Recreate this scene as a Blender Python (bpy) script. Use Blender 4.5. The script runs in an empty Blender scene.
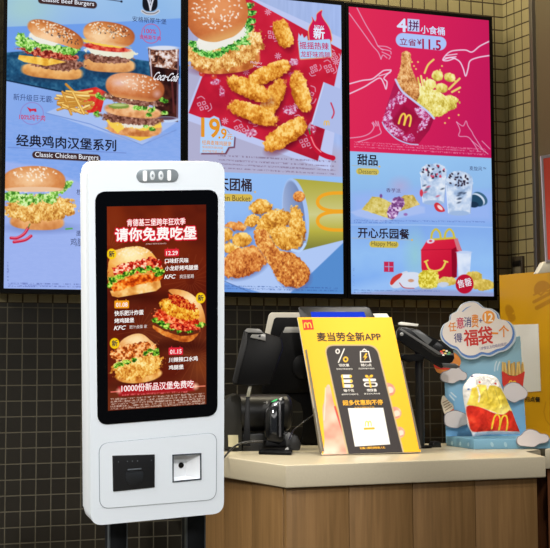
import bpy, bmesh, math, random
import numpy as np
from mathutils import Vector
random.seed(7); RS = np.random.RandomState(5)
SC = bpy.context.scene; COL = SC.collection

# ---------------- camera model (measured from the vanishing points of wall, counter and screens) ----------------
FL, PX, PY = 1490.19, 244.82, 215.745
YAW, PITCH, ROLL = 0.396341, 0.0954968, -0.0021096
_c, _s = math.cos(YAW), math.sin(YAW); _cp, _sp = math.cos(PITCH), math.sin(PITCH); _cr, _sr = math.cos(ROLL), math.sin(ROLL)
M = (np.array([[_cr, -_sr, 0], [_sr, _cr, 0], [0, 0, 1]]) @ np.array([[1, 0, 0], [0, _cp, _sp], [0, -_sp, _cp]])
     @ np.array([[1, 0, 0], [0, 0, -1], [0, 1, 0]], float) @ np.array([[_c, -_s, 0], [_s, _c, 0], [0, 0, 1]]))
FLOOR = -1.35
def ray(x, y): return M.T @ np.array([(x - PX) / FL, (y - PY) / FL, 1.0])
def onY(x, y, Y): d = ray(x, y); return d * (Y / d[1])
def onX(x, y, X): d = ray(x, y); return d * (X / d[0])
def onZ(x, y, Z): d = ray(x, y); return d * (Z / d[2])
def proj(P):
    c = np.asarray(P) @ M.T
    return FL * c[..., 0] / c[..., 2] + PX, FL * c[..., 1] / c[..., 2] + PY

class Fr:
    """a local frame on a surface: o origin, u right, v up, n out of the surface"""
    def __init__(s, o, u, v, n=None):
        s.o = np.array(o, float); s.u = np.array(u, float); s.u /= np.linalg.norm(s.u)
        s.v = np.array(v, float); s.v -= s.u * (s.v @ s.u); s.v /= np.linalg.norm(s.v)
        s.n = np.cross(s.u, s.v)
    def p(s, a, b, c=0.0): return s.o + s.u * a + s.v * b + s.n * c
    def at(s, x, y, c=0.0):
        d = ray(x, y); q = s.o + s.n * c
        P = d * ((q @ s.n) / (d @ s.n)) - q
        return float(P @ s.u), float(P @ s.v)
    def pts(s, L, c=0.0): return [s.at(x, y, c) for x, y in L]
    def ax(s, x, b, c=0.0, a0=0.0):
        a = a0
        for _ in range(6):
            f0 = proj(s.p(a, b, c))[0] - x; f1 = proj(s.p(a + 1e-4, b, c))[0] - x
            a -= f0 / ((f1 - f0) / 1e-4)
        return a
def camframe(x, y, Y, yaw=YAW, tilt=0.0):
    """plumb frame facing the photographer, through a pixel at depth Y"""
    o = onY(x, y, Y)
    u = np.array([math.cos(yaw), -math.sin(yaw), 0]); n = np.array([-math.sin(yaw), -math.cos(yaw), 0])
    v = np.array([0, 0, 1]) * math.cos(tilt) - n * math.sin(tilt)
    return Fr(o, u, v)

# ---------------- materials ----------------
def lin(c):
    c = np.asarray(c, float) / 255.0
    return np.where(c <= 0.04045, c / 12.92, ((np.clip(c, 0, 1) + 0.055) / 1.055) ** 2.4)
_mc = {}
def mat(name, rgb, rough=0.5, metal=0.0, spec=0.5, noise=0.0, nscale=40, coat=0.0, emit=None, alpha=None, trans=None):
    k = (name, tuple(rgb), rough, metal, spec)
    if k in _mc: return _mc[k]
    m = bpy.data.materials.new(name); m.use_nodes = True; nt = m.node_tree; b = nt.nodes['Principled BSDF']
    c = tuple(lin(rgb)) + (1,)
    b.inputs['Base Color'].default_value = c; b.inputs['Roughness'].default_value = rough
    b.inputs['Metallic'].default_value = metal; b.inputs['Specular IOR Level'].default_value = spec
    b.inputs['Coat Weight'].default_value = coat
    if trans: b.inputs['Transmission Weight'].default_value = trans
    if noise:
        tc = nt.nodes.new('ShaderNodeTexCoord'); nz = nt.nodes.new('ShaderNodeTexNoise'); nz.inputs['Scale'].default_value = nscale
        nz.inputs['Detail'].default_value = 4
        mp = nt.nodes.new('ShaderNodeMapRange'); mp.inputs['To Min'].default_value = 1 - noise; mp.inputs['To Max'].default_value = 1 + noise
        mx = nt.nodes.new('ShaderNodeMix'); mx.data_type = 'RGBA'; mx.blend_type = 'MULTIPLY'; mx.inputs[0].default_value = 1
        nt.links.new(tc.outputs['Object'], nz.inputs['Vector']); nt.links.new(nz.outputs['Fac'], mp.inputs['Value'])
        mx.inputs[6].default_value = c; nt.links.new(mp.outputs[0], mx.inputs[7]); nt.links.new(mx.outputs[2], b.inputs['Base Color'])
        bp = nt.nodes.new('ShaderNodeBump'); bp.inputs['Strength'].default_value = 0.05
        nt.links.new(nz.outputs['Fac'], bp.inputs['Height']); nt.links.new(bp.outputs[0], b.inputs['Normal'])
    _mc[k] = m; return m
def ematr(rgb, strength=1.0):
    k = ('e', tuple(rgb), strength)
    if k in _mc: return _mc[k]
    m = bpy.data.materials.new('screen_glow'); m.use_nodes = True; nt = m.node_tree; nt.nodes.clear()
    o = nt.nodes.new('ShaderNodeOutputMaterial'); e = nt.nodes.new('ShaderNodeEmission')
    e.inputs[0].default_value = tuple(lin(rgb)) + (1,); e.inputs[1].default_value = strength
    nt.links.new(e.outputs[0], o.inputs[0]); _mc[k] = m; return m
def vmat(name, emit, rough=0.5, spec=0.4):
    m = bpy.data.materials.new(name); m.use_nodes = True; nt = m.node_tree
    a = nt.nodes.new('ShaderNodeVertexColor'); a.layer_name = 'Col'
    if emit:
        nt.nodes.clear(); a = nt.nodes.new('ShaderNodeVertexColor'); a.layer_name = 'Col'
        o = nt.nodes.new('ShaderNodeOutputMaterial'); e = nt.nodes.new('ShaderNodeEmission'); e.inputs[1].default_value = 1.0
        nt.links.new(a.outputs[0], e.inputs[0]); nt.links.new(e.outputs[0], o.inputs[0])
    else:
        b = nt.nodes['Principled BSDF']; b.inputs['Roughness'].default_value = rough; b.inputs['Specular IOR Level'].default_value = spec
        nt.links.new(a.outputs[0], b.inputs['Base Color'])
    return m
SCREEN = vmat('lit_screen_image', True); PRINT = vmat('printed_card', False, 0.45); CLOTH = vmat('printed_cloth', False, 0.8, 0.2)

# ---------------- objects ----------------
def root(name, loc, label, cat, group=None):
    o = bpy.data.objects.new(name, None); COL.objects.link(o); o.location = tuple(map(float, loc)); o.empty_display_size = 0.05
    o['label'] = label; o['category'] = cat
    if group: o['group'] = group
    return o
def wloc(o):
    v = Vector((0, 0, 0))
    while o is not None: v = v + o.location; o = o.parent
    return v
def link(name, me, m, parent=None, label=None, loc=None):
    """mesh given in world coordinates; it keeps its place under its parent"""
    if m is not None: me.materials.append(m)
    o = bpy.data.objects.new(name, me); COL.objects.link(o)
    if parent is not None:
        w = wloc(parent); me.transform(__import__('mathutils').Matrix.Translation(-w)); o.parent = parent
    elif loc is not None:
        me.transform(__import__('mathutils').Matrix.Translation(-Vector(tuple(map(float, loc))))); o.location = tuple(map(float, loc))
    if label: o['label'] = label
    return o
def mesh_of(bm, smooth=False, angle=None):
    me = bpy.data.meshes.new('mesh'); bmesh.ops.recalc_face_normals(bm, faces=bm.faces); bm.to_mesh(me); bm.free()
    if smooth:
        me.shade_smooth()
        if angle: me.set_sharp_from_angle(angle=angle)
    return me
def prism_bm(fr, outline, c0, c1, bevel=0.0, seg=2, bm=None):
    bm = bm or bmesh.new()
    lo = [bm.verts.new(tuple(fr.p(a, b, c0))) for a, b in outline]
    hi = [bm.verts.new(tuple(fr.p(a, b, c1))) for a, b in outline]
    n = len(outline); f1 = bm.faces.new(hi); f0 = bm.faces.new(lo[::-1]); side = []
    for i in range(n): side.append(bm.faces.new([lo[i], lo[(i + 1) % n], hi[(i + 1) % n], hi[i]]))
    if bevel:
        e = list(set(f1.edges) | set(f0.edges))
        if n <= 8: e = list(set(e) | {x for f in side for x in f.edges})
        bmesh.ops.bevel(bm, geom=e, offset=bevel, segments=seg, profile=0.5, affect='EDGES', clamp_overlap=True)
    return bm
def prism(name, fr, outline, c0, c1, m, parent=None, bevel=0.0, seg=2, label=None, smooth=False):
    return link(name, mesh_of(prism_bm(fr, outline, c0, c1, bevel, seg), smooth or bevel > 0, 0.6), m, parent, label)
def holed(name, fr, outer, holes, c0, c1, m, parent=None, label=None):
    """a plate with holes right through it"""
    bm = bmesh.new(); loops = []
    for L in [outer] + holes:
        vs = [bm.verts.new(tuple(fr.p(a, b, c1))) for a, b in L]; loops.append(vs)
        for i in range(len(vs)): bm.edges.new((vs[i], vs[(i + 1) % len(vs)]))
    bmesh.ops.triangle_fill(bm, edges=bm.edges[:], use_beauty=True)
    back = {}
    for vs in loops:
        for v in vs: back[v] = bm.verts.new(tuple(np.array(v.co) + fr.n * (c0 - c1)))
    for f in list(bm.faces): bm.faces.new([back[v] for v in reversed(f.verts)])
    for vs in loops:
        for i in range(len(vs)):
            a, b = vs[i], vs[(i + 1) % len(vs)]; bm.faces.new([a, b, back[b], back[a]])
    return link(name, mesh_of(bm), m, parent, label)
def rrect(a0, b0, a1, b1, r, n=6):
    out = []
    for cx, cy, t0 in ((a1 - r, b1 - r, 0), (a0 + r, b1 - r, 90), (a0 + r, b0 + r, 180), (a1 - r, b0 + r, 270)):
        for i in range(n + 1):
            t = math.radians(t0 + 90 * i / n); out.append((cx + r * math.cos(t), cy + r * math.sin(t)))
    return out
def rquad(P, r, n=6):
    """rounded corners on any convex polygon P"""
    out = []; k = len(P)
    for i in range(k):
        p = np.array(P[i], float); a = np.array(P[i - 1], float) - p; b = np.array(P[(i + 1) % k], float) - p
        a /= np.linalg.norm(a); b /= np.linalg.norm(b)
        for j in range(n + 1):
            t = j / n; q = (1 - t) ** 2 * (p + a * r) + 2 * t * (1 - t) * p + t * t * (p + b * r); out.append(tuple(q))
    return out
def circ(cx, cy, r, n=24, ry=None):
    ry = ry or r
    return [(cx + r * math.cos(2 * math.pi * i / n), cy + ry * math.sin(2 * math.pi * i / n)) for i in range(n)]
def smooth_loop(P, k=4):
    out = []; n = len(P); P = [np.array(p, float) for p in P]
    for i in range(n):
        p0, p1, p2, p3 = P[i - 1], P[i], P[(i + 1) % n], P[(i + 2) % n]
        for j in range(k):
            t = j / k
            out.append(tuple(.5 * ((2 * p1) + (-p0 + p2) * t + (2 * p0 - 5 * p1 + 4 * p2 - p3) * t * t + (-p0 + 3 * p1 - 3 * p2 + p3) * t ** 3)))
    return out
def smooth_line(P, k=6):
    P = [np.array(p, float) for p in P]; out = []
    for i in range(len(P) - 1):
        p0, p1, p2, p3 = P[max(i - 1, 0)], P[i], P[i + 1], P[min(i + 2, len(P) - 1)]
        for j in range(k):
            t = j / k
            out.append(.5 * ((2 * p1) + (-p0 + p2) * t + (2 * p0 - 5 * p1 + 4 * p2 - p3) * t * t + (-p0 + 3 * p1 - 3 * p2 + p3) * t ** 3))
    out.append(P[-1]); return out
def box_bm(lo, hi, bevel=0.0, seg=2, bm=None):
    fr = Fr((0, 0, 0), (1, 0, 0), (0, 1, 0))
    return prism_bm(fr, [(lo[0], lo[1]), (hi[0], lo[1]), (hi[0], hi[1]), (lo[0], hi[1])], lo[2], hi[2], bevel, seg, bm)
def box(name, lo, hi, m, parent=None, bevel=0.0, label=None):
    return link(name, mesh_of(box_bm(lo, hi, bevel), bevel > 0, 0.6), m, parent, label)
def tube(name, P, r, m, parent=None, n=10, label=None, caps=True):
    P = [np.array(p, float) for p in P]; bm = bmesh.new(); rings = []
    rr = r if isinstance(r, (list, tuple)) else [r] * len(P)
    prev = None
    for i, p in enumerate(P):
        d = P[min(i + 1, len(P) - 1)] - P[max(i - 1, 0)]; d /= np.linalg.norm(d)
        if prev is None:
            h = np.array([0, 0, 1.0]) if abs(d[2]) < .9 else np.array([1.0, 0, 0]); a = np.cross(d, h)
        else: a = prev - d * (prev @ d)
        a /= np.linalg.norm(a); prev = a; b = np.cross(d, a)
        rings.append([bm.verts.new(tuple(p + rr[i] * (a * math.cos(2 * math.pi * j / n) + b * math.sin(2 * math.pi * j / n)))) for j in range(n)])
    for i in range(len(P) - 1):
        for j in range(n): bm.faces.new([rings[i][j], rings[i][(j + 1) % n], rings[i + 1][(j + 1) % n], rings[i + 1][j]])
    if caps: bm.faces.new(rings[0]); bm.faces.new(rings[-1])
    return link(name, mesh_of(bm, True, 0.9), m, parent, label)

# ---------------- lettering ----------------
def text_xy(body, bold=0.0, spacing=1.0):
    cu = bpy.data.curves.new('lettering', 'FONT'); cu.body = body; cu.resolution_u = 3; cu.space_character = spacing
    o = bpy.data.objects.new('lettering', cu); COL.objects.link(o)
    dg = bpy.context.evaluated_depsgraph_get(); dg.update()
    me = bpy.data.meshes.new_from_object(o.evaluated_get(dg)); bpy.data.objects.remove(o); bpy.data.curves.remove(cu)
    n = len(me.vertices); co = np.zeros(n * 3, 'f'); me.vertices.foreach_get('co', co)
    return me, co.reshape(-1, 3)
def tx(fr, body, x0, x1, yt, yb, rgb, parent, name='lettering', bold=0.0, off=0.0005, glow=True, italic=0.0, pad=0.0, label=None, spacing=1.0, rot=None):
    """flat lettering on the surface fr; the box is read at its left end"""
    me, co = text_xy(body, bold, spacing)
    if len(co) == 0: return None
    lo = co.min(0); hi = co.max(0)
    a0, bt = fr.at(x0, yt); _, bb = fr.at(x0, yb); bm_ = (bt + bb) / 2; a0 = fr.at(x0, (yt + yb) / 2)[0]
    a1 = fr.ax(x1, bm_, 0, a0)
    U = (co[:, 0] - lo[0]) / (hi[0] - lo[0]); V = (co[:, 1] - lo[1]) / (hi[1] - lo[1])
    A = a0 + U * (a1 - a0) + italic * (V - .5) * (bt - bb); Bv = bb + V * (bt - bb)
    if rot:
        ca, sa = math.cos(rot), math.sin(rot); A2 = A - a0; B2 = Bv - bm_; A = a0 + A2 * ca - B2 * sa; Bv = bm_ + A2 * sa + B2 * ca
    em = (bt - bb); A0, B0 = A, Bv; k0 = (bold * em) if bold else 0.0; k0 += pad * .55
    me.materials.clear()
    if k0 > 0:   # heavier strokes: the same outlines printed again a hair to each side
        nv = len(A0); offs = [(math.cos(t) * k0, math.sin(t) * k0) for t in np.arange(8) * math.pi / 4] + [(0, 0)]
        VV = np.concatenate([fr.o + np.outer(A0 + da, fr.u) + np.outer(B0 + db, fr.v) + fr.n * (off + .00001 * q) for q, (da, db) in enumerate(offs)])
        faces = []
        base = [list(p.vertices) for p in me.polygons]
        for q in range(len(offs)): faces += [[v + q * nv for v in f] for f in base]
        me = bpy.data.meshes.new('mesh'); me.from_pydata([tuple(v) for v in VV], [], faces)
    else:
        P = fr.o + np.outer(A, fr.u) + np.outer(Bv, fr.v) + fr.n * off
        me.vertices.foreach_set('co', P.astype('f').ravel())
    return link(name, me, ematr(rgb) if glow else mat('ink', rgb, 0.5), parent, label)

# ---------------- procedural pictures: every picture is drawn as coloured cells of its surface ----------------
def _h(ix, iy, seed):
    n = (ix.astype(np.int64) * 374761393 + iy.astype(np.int64) * 668265263 + seed * 974711) & 0x7fffffff
    n = ((n ^ (n >> 13)) * 1274126177) & 0x7fffffff
    return ((n ^ (n >> 16)) & 0xffff) / 65535.0
def vn(x, y, seed=0):
    ix = np.floor(x); iy = np.floor(y); fx = x - ix; fy = y - iy; fx = fx * fx * (3 - 2 * fx); fy = fy * fy * (3 - 2 * fy)
    a = _h(ix, iy, seed); b = _h(ix + 1, iy, seed); c = _h(ix, iy + 1, seed); d = _h(ix + 1, iy + 1, seed)
    return a + (b - a) * fx + (c - a) * fy + (a - b - c + d) * fx * fy
def fbm(x, y, seed=0, o=3):
    r = 0; w = 1; t = 0
    for i in range(o): r = r + w * vn(x * 2 ** i, y * 2 ** i, seed + i * 7); t += w; w *= .6
    return r / t
def ramp(t, cols):
    t = np.clip(t, 0, 1) * (len(cols) - 1); cols = np.array(cols, float); i = np.minimum(t.astype(int), len(cols) - 2); f = (t - i)[:, None]
    return cols[i] * (1 - f) + cols[i + 1] * f
def con(t, k=2.2): return np.clip((t - .5) * k + .5, 0, 1)
def T_bun(dark=(150, 75, 35), mid=(205, 125, 65), hi=(240, 190, 135), lx=-.3, ly=-.4, base=(235, 190, 130), s=3):
    def f(u, v, x, y):
        d = np.sqrt((u - lx) ** 2 + (v - ly) ** 2); n = fbm(x * .3, y * .3, s) - .5
        c = ramp(1.15 - d * .75 + n * .25, [dark, mid, hi]); k = np.clip((v - .55) * 3, 0, 1)[:, None]
        return c * (1 - k) + np.array(base) * k
    return f
def T_n(cols, sc=.5, k=2.2, s=1, sx=1.0, sy=1.0, shade=0.0):
    def f(u, v, x, y):
        n = con(fbm(x * sc * sx, y * sc * sy, s), k); return ramp(n - shade * (v * .5) - shade * .3 * np.maximum(0, u * u - .4), cols)
    return f
CR = [(120, 55, 18), (185, 105, 35), (228, 155, 62), (250, 208, 125), (255, 235, 180)]
CRL = [(150, 85, 30), (205, 140, 55), (235, 180, 85), (250, 220, 140)]
LET = [(35, 85, 25), (75, 145, 40), (125, 195, 65), (190, 235, 130)]
PAT = [(78, 42, 34), (118, 70, 56), (150, 100, 84), (190, 142, 124)]
RED = [(120, 15, 15), (195, 35, 25), (235, 80, 45), (255, 150, 95)]
CPB = [(150, 100, 70), (215, 165, 110), (240, 200, 145)]
def T_crust(s=1, cols=CR, sc=.45, shade=.35):
    def f(u, v, x, y):
        n = .5 + (fbm(x * sc * .55, y * sc * .55, s) - .5) * 1.15 + (fbm(x * sc * 2.1, y * sc * 1.5, s + 3, 2) - .5) * .95
        return ramp(n + .06 - shade * .45 * v - .18 * np.maximum(0, u * u + v * v - .5), cols)
    return f

class Cv:
    def __init__(s, fr, a0, b0, a1, b1, nx, ny, base):
        s.fr = fr; A, B = np.meshgrid(np.linspace(a0, a1, nx + 1), np.linspace(b1, b0, ny + 1)); s.A = A.ravel(); s.B = B.ravel(); s.nx = nx; s.ny = ny
        s.P = fr.o + np.outer(s.A, fr.u) + np.outer(s.B, fr.v); s.X, s.Y = proj(s.P); s.X = np.asarray(s.X); s.Y = np.asarray(s.Y)
        s.rgb = np.tile(np.array(base, float), (len(s.A), 1)); s.id = np.zeros(len(s.A), int); s.names = ['']
    def pid(s, name):
        s.names.append(name); return len(s.names) - 1
    def win(s, x0, y0, x1, y1): return np.nonzero((s.X > x0) & (s.X < x1) & (s.Y > y0) & (s.Y < y1))[0]
    def put(s, i, a, col, pid=None):
        a = np.clip(a, 0, 1)
        if not isinstance(col, np.ndarray): col = np.array(col, float)
        s.rgb[i] = s.rgb[i] * (1 - a[:, None]) + col * a[:, None]
        if pid is not None: s.id[i[a > .5]] = pid
    def grad(s, cols, vertical=True, y0=None, y1=None, i=None):
        t = (s.Y - y0) / (y1 - y0); s.rgb[:] = ramp(t, cols)
    def ell(s, cx, cy, rx, ry, col, rot=0, pid=None, pw=2, rough=0, rs=.35, tex=None, bend=0, soft=.8, seed=1, op=1, clip=None):
        R = max(rx, ry) * 1.5 + abs(bend) * rx + 3; i = s.win(cx - R, cy - R, cx + R, cy + R)
        if len(i) == 0: return
        x, y = s.X[i], s.Y[i]; t = math.radians(rot); dx, dy = x - cx, y - cy
        u = (dx * math.cos(t) + dy * math.sin(t)) / rx; v = (-dx * math.sin(t) + dy * math.cos(t)) / ry
        v = v - bend * u * u * (rx / ry) * 1.0
        r = (np.abs(u) ** pw + np.abs(v) ** pw) ** (1 / pw); d = (r - 1) * min(rx, ry)
        if rough: d = d + (fbm(x * rs, y * rs, seed + 50) - .5) * 2 * rough
        a = .5 - d / soft
        if clip: a = np.where(clip(u, v, x, y), a, 0)
        s.put(i, a * op, tex(u, v, x, y) if tex else col, pid)
    def poly(s, pts, col, pid=None, tex=None, soft=.7, rough=0, op=1):
        P = np.array(pts, float); i = s.win(P[:, 0].min() - 2, P[:, 1].min() - 2, P[:, 0].max() + 2, P[:, 1].max() + 2)
        if len(i) == 0: return
        x, y = s.X[i], s.Y[i]; d = np.full(len(i), 1e9); ins = np.zeros(len(i), bool)
        for k in range(len(P)):
            (ax, ay), (bx, by) = P[k - 1], P[k]; ex, ey = bx - ax, by - ay; L = ex * ex + ey * ey + 1e-9
            t = np.clip(((x - ax) * ex + (y - ay) * ey) / L, 0, 1); d = np.minimum(d, np.hypot(x - ax - t * ex, y - ay - t * ey))
            if ay != by: ins ^= ((ay > y) != (by > y)) & (x < (bx - ax) * (y - ay) / (by - ay) + ax)
        d = np.where(ins, -d, d)
        if rough: d = d + (fbm(x * .35, y * .35, 9) - .5) * 2 * rough
        u = (x - P[:, 0].min()) / np.ptp(P[:, 0]) * 2 - 1; v = (y - P[:, 1].min()) / np.ptp(P[:, 1]) * 2 - 1
        s.put(i, (.5 - d / soft) * op, tex(u, v, x, y) if tex else col, pid)
    def line(s, pts, w, col, pid=None, soft=.7, op=1, smooth=False, loop=False):
        if smooth: pts = smooth_line(pts)
        P = np.array(pts, float); 
        if loop: P = np.vstack([P, P[:1]])
        i = s.win(P[:, 0].min() - w - 1, P[:, 1].min() - w - 1, P[:, 0].max() + w + 1, P[:, 1].max() + w + 1)
        if len(i) == 0: return
        x, y = s.X[i], s.Y[i]; d = np.full(len(i), 1e9)
        for k in range(len(P) - 1):
            (ax, ay), (bx, by) = P[k], P[k + 1]; ex, ey = bx - ax, by - ay; L = ex * ex + ey * ey + 1e-9
            t = np.clip(((x - ax) * ex + (y - ay) * ey) / L, 0, 1); d = np.minimum(d, np.hypot(x - ax - t * ex, y - ay - t * ey))
        s.put(i, (.5 - (d - w / 2) / soft) * op, col, pid)
    def seeds(s, cx, cy, rx, ry, n, col=(245, 235, 215), rot=0, size=.9, seed=1, ang=None):
        r = random.Random(seed)
        for _ in range(n):
            q = r.random() ** .5; t = r.random() * 6.283; u, v = q * math.cos(t) * rx, q * math.sin(t) * ry; c, d = math.cos(math.radians(rot)), math.sin(math.radians(rot))
            s.ell(cx + u * c - v * d, cy + u * d + v * c, size * 1.25, size * .7, col, rot=r.random() * 180 if ang is None else ang, op=.6 + .4 * r.random())
    def arches(s, cx, cy, w, h, col, lw, rot=0, pid=None, lean=0):
        t = math.radians(rot)
        def tr(a, b): return (cx + a * math.cos(t) - b * math.sin(t), cy + a * math.sin(t) + b * math.cos(t))
        for sg in (-1, 1):
            P = []
            for k in range(17):
                q = math.pi * k / 16; a = sg * w / 4 - w / 4 * math.cos(q) * .96; b = h / 2 - h * math.sin(q) ** .62
                P.append(tr(a + lean * b, b))
            s.line(P, lw, col, pid)
    def smudge(s, x0, x1, y0, y1, col, op=.5, seed=3, sx=.9, slope=0.0):
        i = s.win(x0, y0 - 12, x1, y1 + 12); x, y = s.X[i], s.Y[i]; yy = y - slope * (x - x0)
        a = ((yy > y0) & (yy < y1)) * con(fbm(x * sx, np.round(yy / 1.6) * 3.1 + yy * .4, seed, 2), 3.5) * op; s.put(i, a, col)
    def build(s, name, m, parent, labels=None, off=0.0, disp=None, keep=None):
        """one mesh for the ground of the picture and one sub-part for each thing pictured on it"""
        nx, ny = s.nx, s.ny; q = (np.arange(ny)[:, None] * (nx + 1) + np.arange(nx)[None, :]).ravel()
        F = np.stack([q, q + nx + 1, q + nx + 2, q + 1], 1); fid = s.id[q]
        P = s.P + s.fr.n * off
        if disp is not None: P = P + np.outer(disp, s.fr.n)
        C = np.concatenate([lin(np.clip(s.rgb, 0, 255)), np.ones((len(s.A), 1))], 1); out = {}; par = parent
        for k in range(len(s.names)):
            sel = fid == k
            if keep is not None and k == 0: sel = sel & keep[q]
            if not sel.any(): continue
            Fk = F[sel]; uq, inv = np.unique(Fk, return_inverse=True); inv = inv.reshape(-1, 4)
            me = bpy.data.meshes.new(name); me.vertices.add(len(uq)); me.vertices.foreach_set('co', P[uq].astype('f').ravel())
            me.loops.add(inv.size); me.loops.foreach_set('vertex_index', inv.ravel().astype('i'))
            me.polygons.add(len(inv)); me.polygons.foreach_set('loop_start', np.arange(0, inv.size, 4).astype('i'))
            me.update(calc_edges=True)
            at = me.color_attributes.new('Col', 'FLOAT_COLOR', 'POINT'); at.data.foreach_set('color', C[uq].astype('f').ravel())
            if disp is not None: me.shade_smooth()
            nm = name if k == 0 else s.names[k]
            o = link(nm, me, m, par, (labels or {}).get(nm)); out[nm] = o
            if k == 0: par = o
        return par, out
# ---------------- the setting ----------------
WY = 4.975; SX = 3.1958; TP = 0.0526
def tile_mat(name, axis, off_u, off_v, TILE_A, TILE_B, GROUT, g0=.035, g1=.065):
    m = bpy.data.materials.new(name); m.use_nodes = True; nt = m.node_tree; b = nt.nodes['Principled BSDF']; L = nt.links
    N = lambda t, **k: (lambda n: ([setattr(n, a, v) for a, v in k.items()], n)[1])(nt.nodes.new(t))
    g = N('ShaderNodeNewGeometry'); sp = N('ShaderNodeSeparateXYZ'); L.new(g.outputs['Position'], sp.inputs[0])
    def mth(op, a, bb=None, c=None):
        n = N('ShaderNodeMath', operation=op)
        for i, v in enumerate((a, bb, c)):
            if v is None: continue
            if isinstance(v, (int, float)): n.inputs[i].default_value = v
            else: L.new(v, n.inputs[i])
        return n.outputs[0]
    us = mth('DIVIDE', mth('SUBTRACT', sp.outputs[axis], off_u), TP); vs = mth('DIVIDE', mth('SUBTRACT', sp.outputs['Z'], off_v), TP)
    def edge(t): f = mth('FRACT', t); return mth('MINIMUM', f, mth('SUBTRACT', 1.0, f))
    d = mth('MINIMUM', edge(us), edge(vs))
    mr = N('ShaderNodeMapRange', interpolation_type='SMOOTHSTEP'); mr.inputs['From Min'].default_value = g0; mr.inputs['From Max'].default_value = g1; L.new(d, mr.inputs['Value'])
    cb = N('ShaderNodeCombineXYZ'); L.new(mth('FLOOR', us), cb.inputs[0]); L.new(mth('FLOOR', vs), cb.inputs[1])
    wn = N('ShaderNodeTexWhiteNoise', noise_dimensions='2D'); L.new(cb.outputs[0], wn.inputs['Vector'])
    nz = N('ShaderNodeTexNoise'); nz.inputs['Scale'].default_value = 25; L.new(g.outputs['Position'], nz.inputs['Vector'])
    cr = N('ShaderNodeMix', data_type='RGBA'); cr.inputs[6].default_value = tuple(TILE_A) + (1,); cr.inputs[7].default_value = tuple(TILE_B) + (1,)
    L.new(mth('MULTIPLY_ADD', wn.outputs['Value'], .6, mth('MULTIPLY', nz.outputs['Fac'], .4)), cr.inputs[0])
    mx = N('ShaderNodeMix', data_type='RGBA'); L.new(mr.outputs[0], mx.inputs[0]); mx.inputs[6].default_value = tuple(GROUT) + (1,); L.new(cr.outputs[2], mx.inputs[7]); L.new(mx.outputs[2], b.inputs['Base Color'])
    rr = N('ShaderNodeMapRange'); rr.inputs['To Min'].default_value = .9; rr.inputs['To Max'].default_value = TILE_R; L.new(mr.outputs[0], rr.inputs['Value']); L.new(rr.outputs[0], b.inputs['Roughness'])
    ss = N('ShaderNodeMapRange'); ss.inputs['To Min'].default_value = .1; ss.inputs['To Max'].default_value = TILE_S; L.new(mr.outputs[0], ss.inputs['Value']); L.new(ss.outputs[0], b.inputs['Specular IOR Level'])
    bp = N('ShaderNodeBump'); bp.inputs['Strength'].default_value = .35; bp.inputs['Distance'].default_value = .002; L.new(mr.outputs[0], bp.inputs['Height']); L.new(bp.outputs[0], b.inputs['Normal'])
    return m
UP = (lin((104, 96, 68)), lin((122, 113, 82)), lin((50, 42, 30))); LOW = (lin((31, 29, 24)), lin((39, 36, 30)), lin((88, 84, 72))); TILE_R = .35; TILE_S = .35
def struct(o): o['kind'] = 'structure'; return o
CEIL = 1.95
ZT = 1.3992 - 23 * TP     # tile colours switch here: near-black with pale joints below, olive with dark joints above
struct(box('wall_back', (-3.5, WY, ZT), (6.2, WY + .15, CEIL), tile_mat('olive_mosaic_tile', 'X', 1.2093, 1.3992, *UP)))
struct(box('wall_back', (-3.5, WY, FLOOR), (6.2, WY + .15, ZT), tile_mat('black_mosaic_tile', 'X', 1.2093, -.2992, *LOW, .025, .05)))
struct(box('wall_right', (SX, 4.787, FLOOR), (SX + .6, WY, CEIL), tile_mat('olive_mosaic_tile_side', 'Y', 4.9471, 1.3992, *UP)))
struct(box('wall_right', (SX + .012, 1.2, FLOOR), (SX + .6, 4.765, CEIL), mat('brown_painted_panel', (66, 56, 34), .6, noise=.08, nscale=6)))
ty0, ty1 = onX(532.4, 150, SX)[1], onX(535.5, 150, SX)[1]
struct(box('trim_1', (SX - .004, 4.765, FLOOR), (SX + .3, 4.787, CEIL), mat('bronze_edge_strip', (86, 80, 72), .35, .6), bevel=.002))
struct(box('floor', (-3.5, -2.5, FLOOR - .1), (6.2, WY, FLOOR), mat('grey_floor_tile', (120, 115, 105), .35, noise=.1, nscale=4)))
struct(box('ceiling', (-3.5, -2.5, CEIL), (6.2, WY, CEIL + .1), mat('ceiling_paint', (200, 195, 185), .8)))

# ---------------- kiosk ----------------
ku = np.array([.998, -.045, .053]); kv = np.array([-.059, -.149, .987])
kd = ray(157.9, 342.2); kd = kd / (M[2] @ kd) * 3.42
K = Fr(kd, ku, kv)
WHITE = mat('kiosk_white_plastic', (222, 230, 237), .38, spec=.5)
kc = K.p(0, 0); kiosk = root('self_order_kiosk', (kc[0], kc[1] - .0, FLOOR), 'tall white self-order kiosk with a tall burger promotion screen on two black posts', 'kiosk')
BQ = K.pts([(88, 161.8), (224.6, 161.8), (223.9, 513.2), (91, 526)])
cx_ = (BQ[0][0] + BQ[1][0] + BQ[2][0] + BQ[3][0]) / 4
ring = rquad(BQ[::-1], .028, 7)
def kp(L): return K.pts(L)
printer_q = kp([(112.4, 455.7), (154.4, 454.4), (154.4, 487), (113, 491.3)])
scan_q = kp([(172.8, 455.2), (200.2, 453.6), (200.4, 478.6), (173, 481.4)])
lip = lambda q, d: [((a - np.mean([p[0] for p in q])) * (1 + d) + np.mean([p[0] for p in q]), (b - np.mean([p[1] for p in q])) * (1 + d) + np.mean([p[1] for p in q])) for a, b in q]
holed('front_cover', K, ring, [lip(printer_q, .02)[::-1], lip(scan_q, .02)[::-1]], -.02, 0, WHITE, kiosk)
rear = [(a, b) for a, b in ring]
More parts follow.
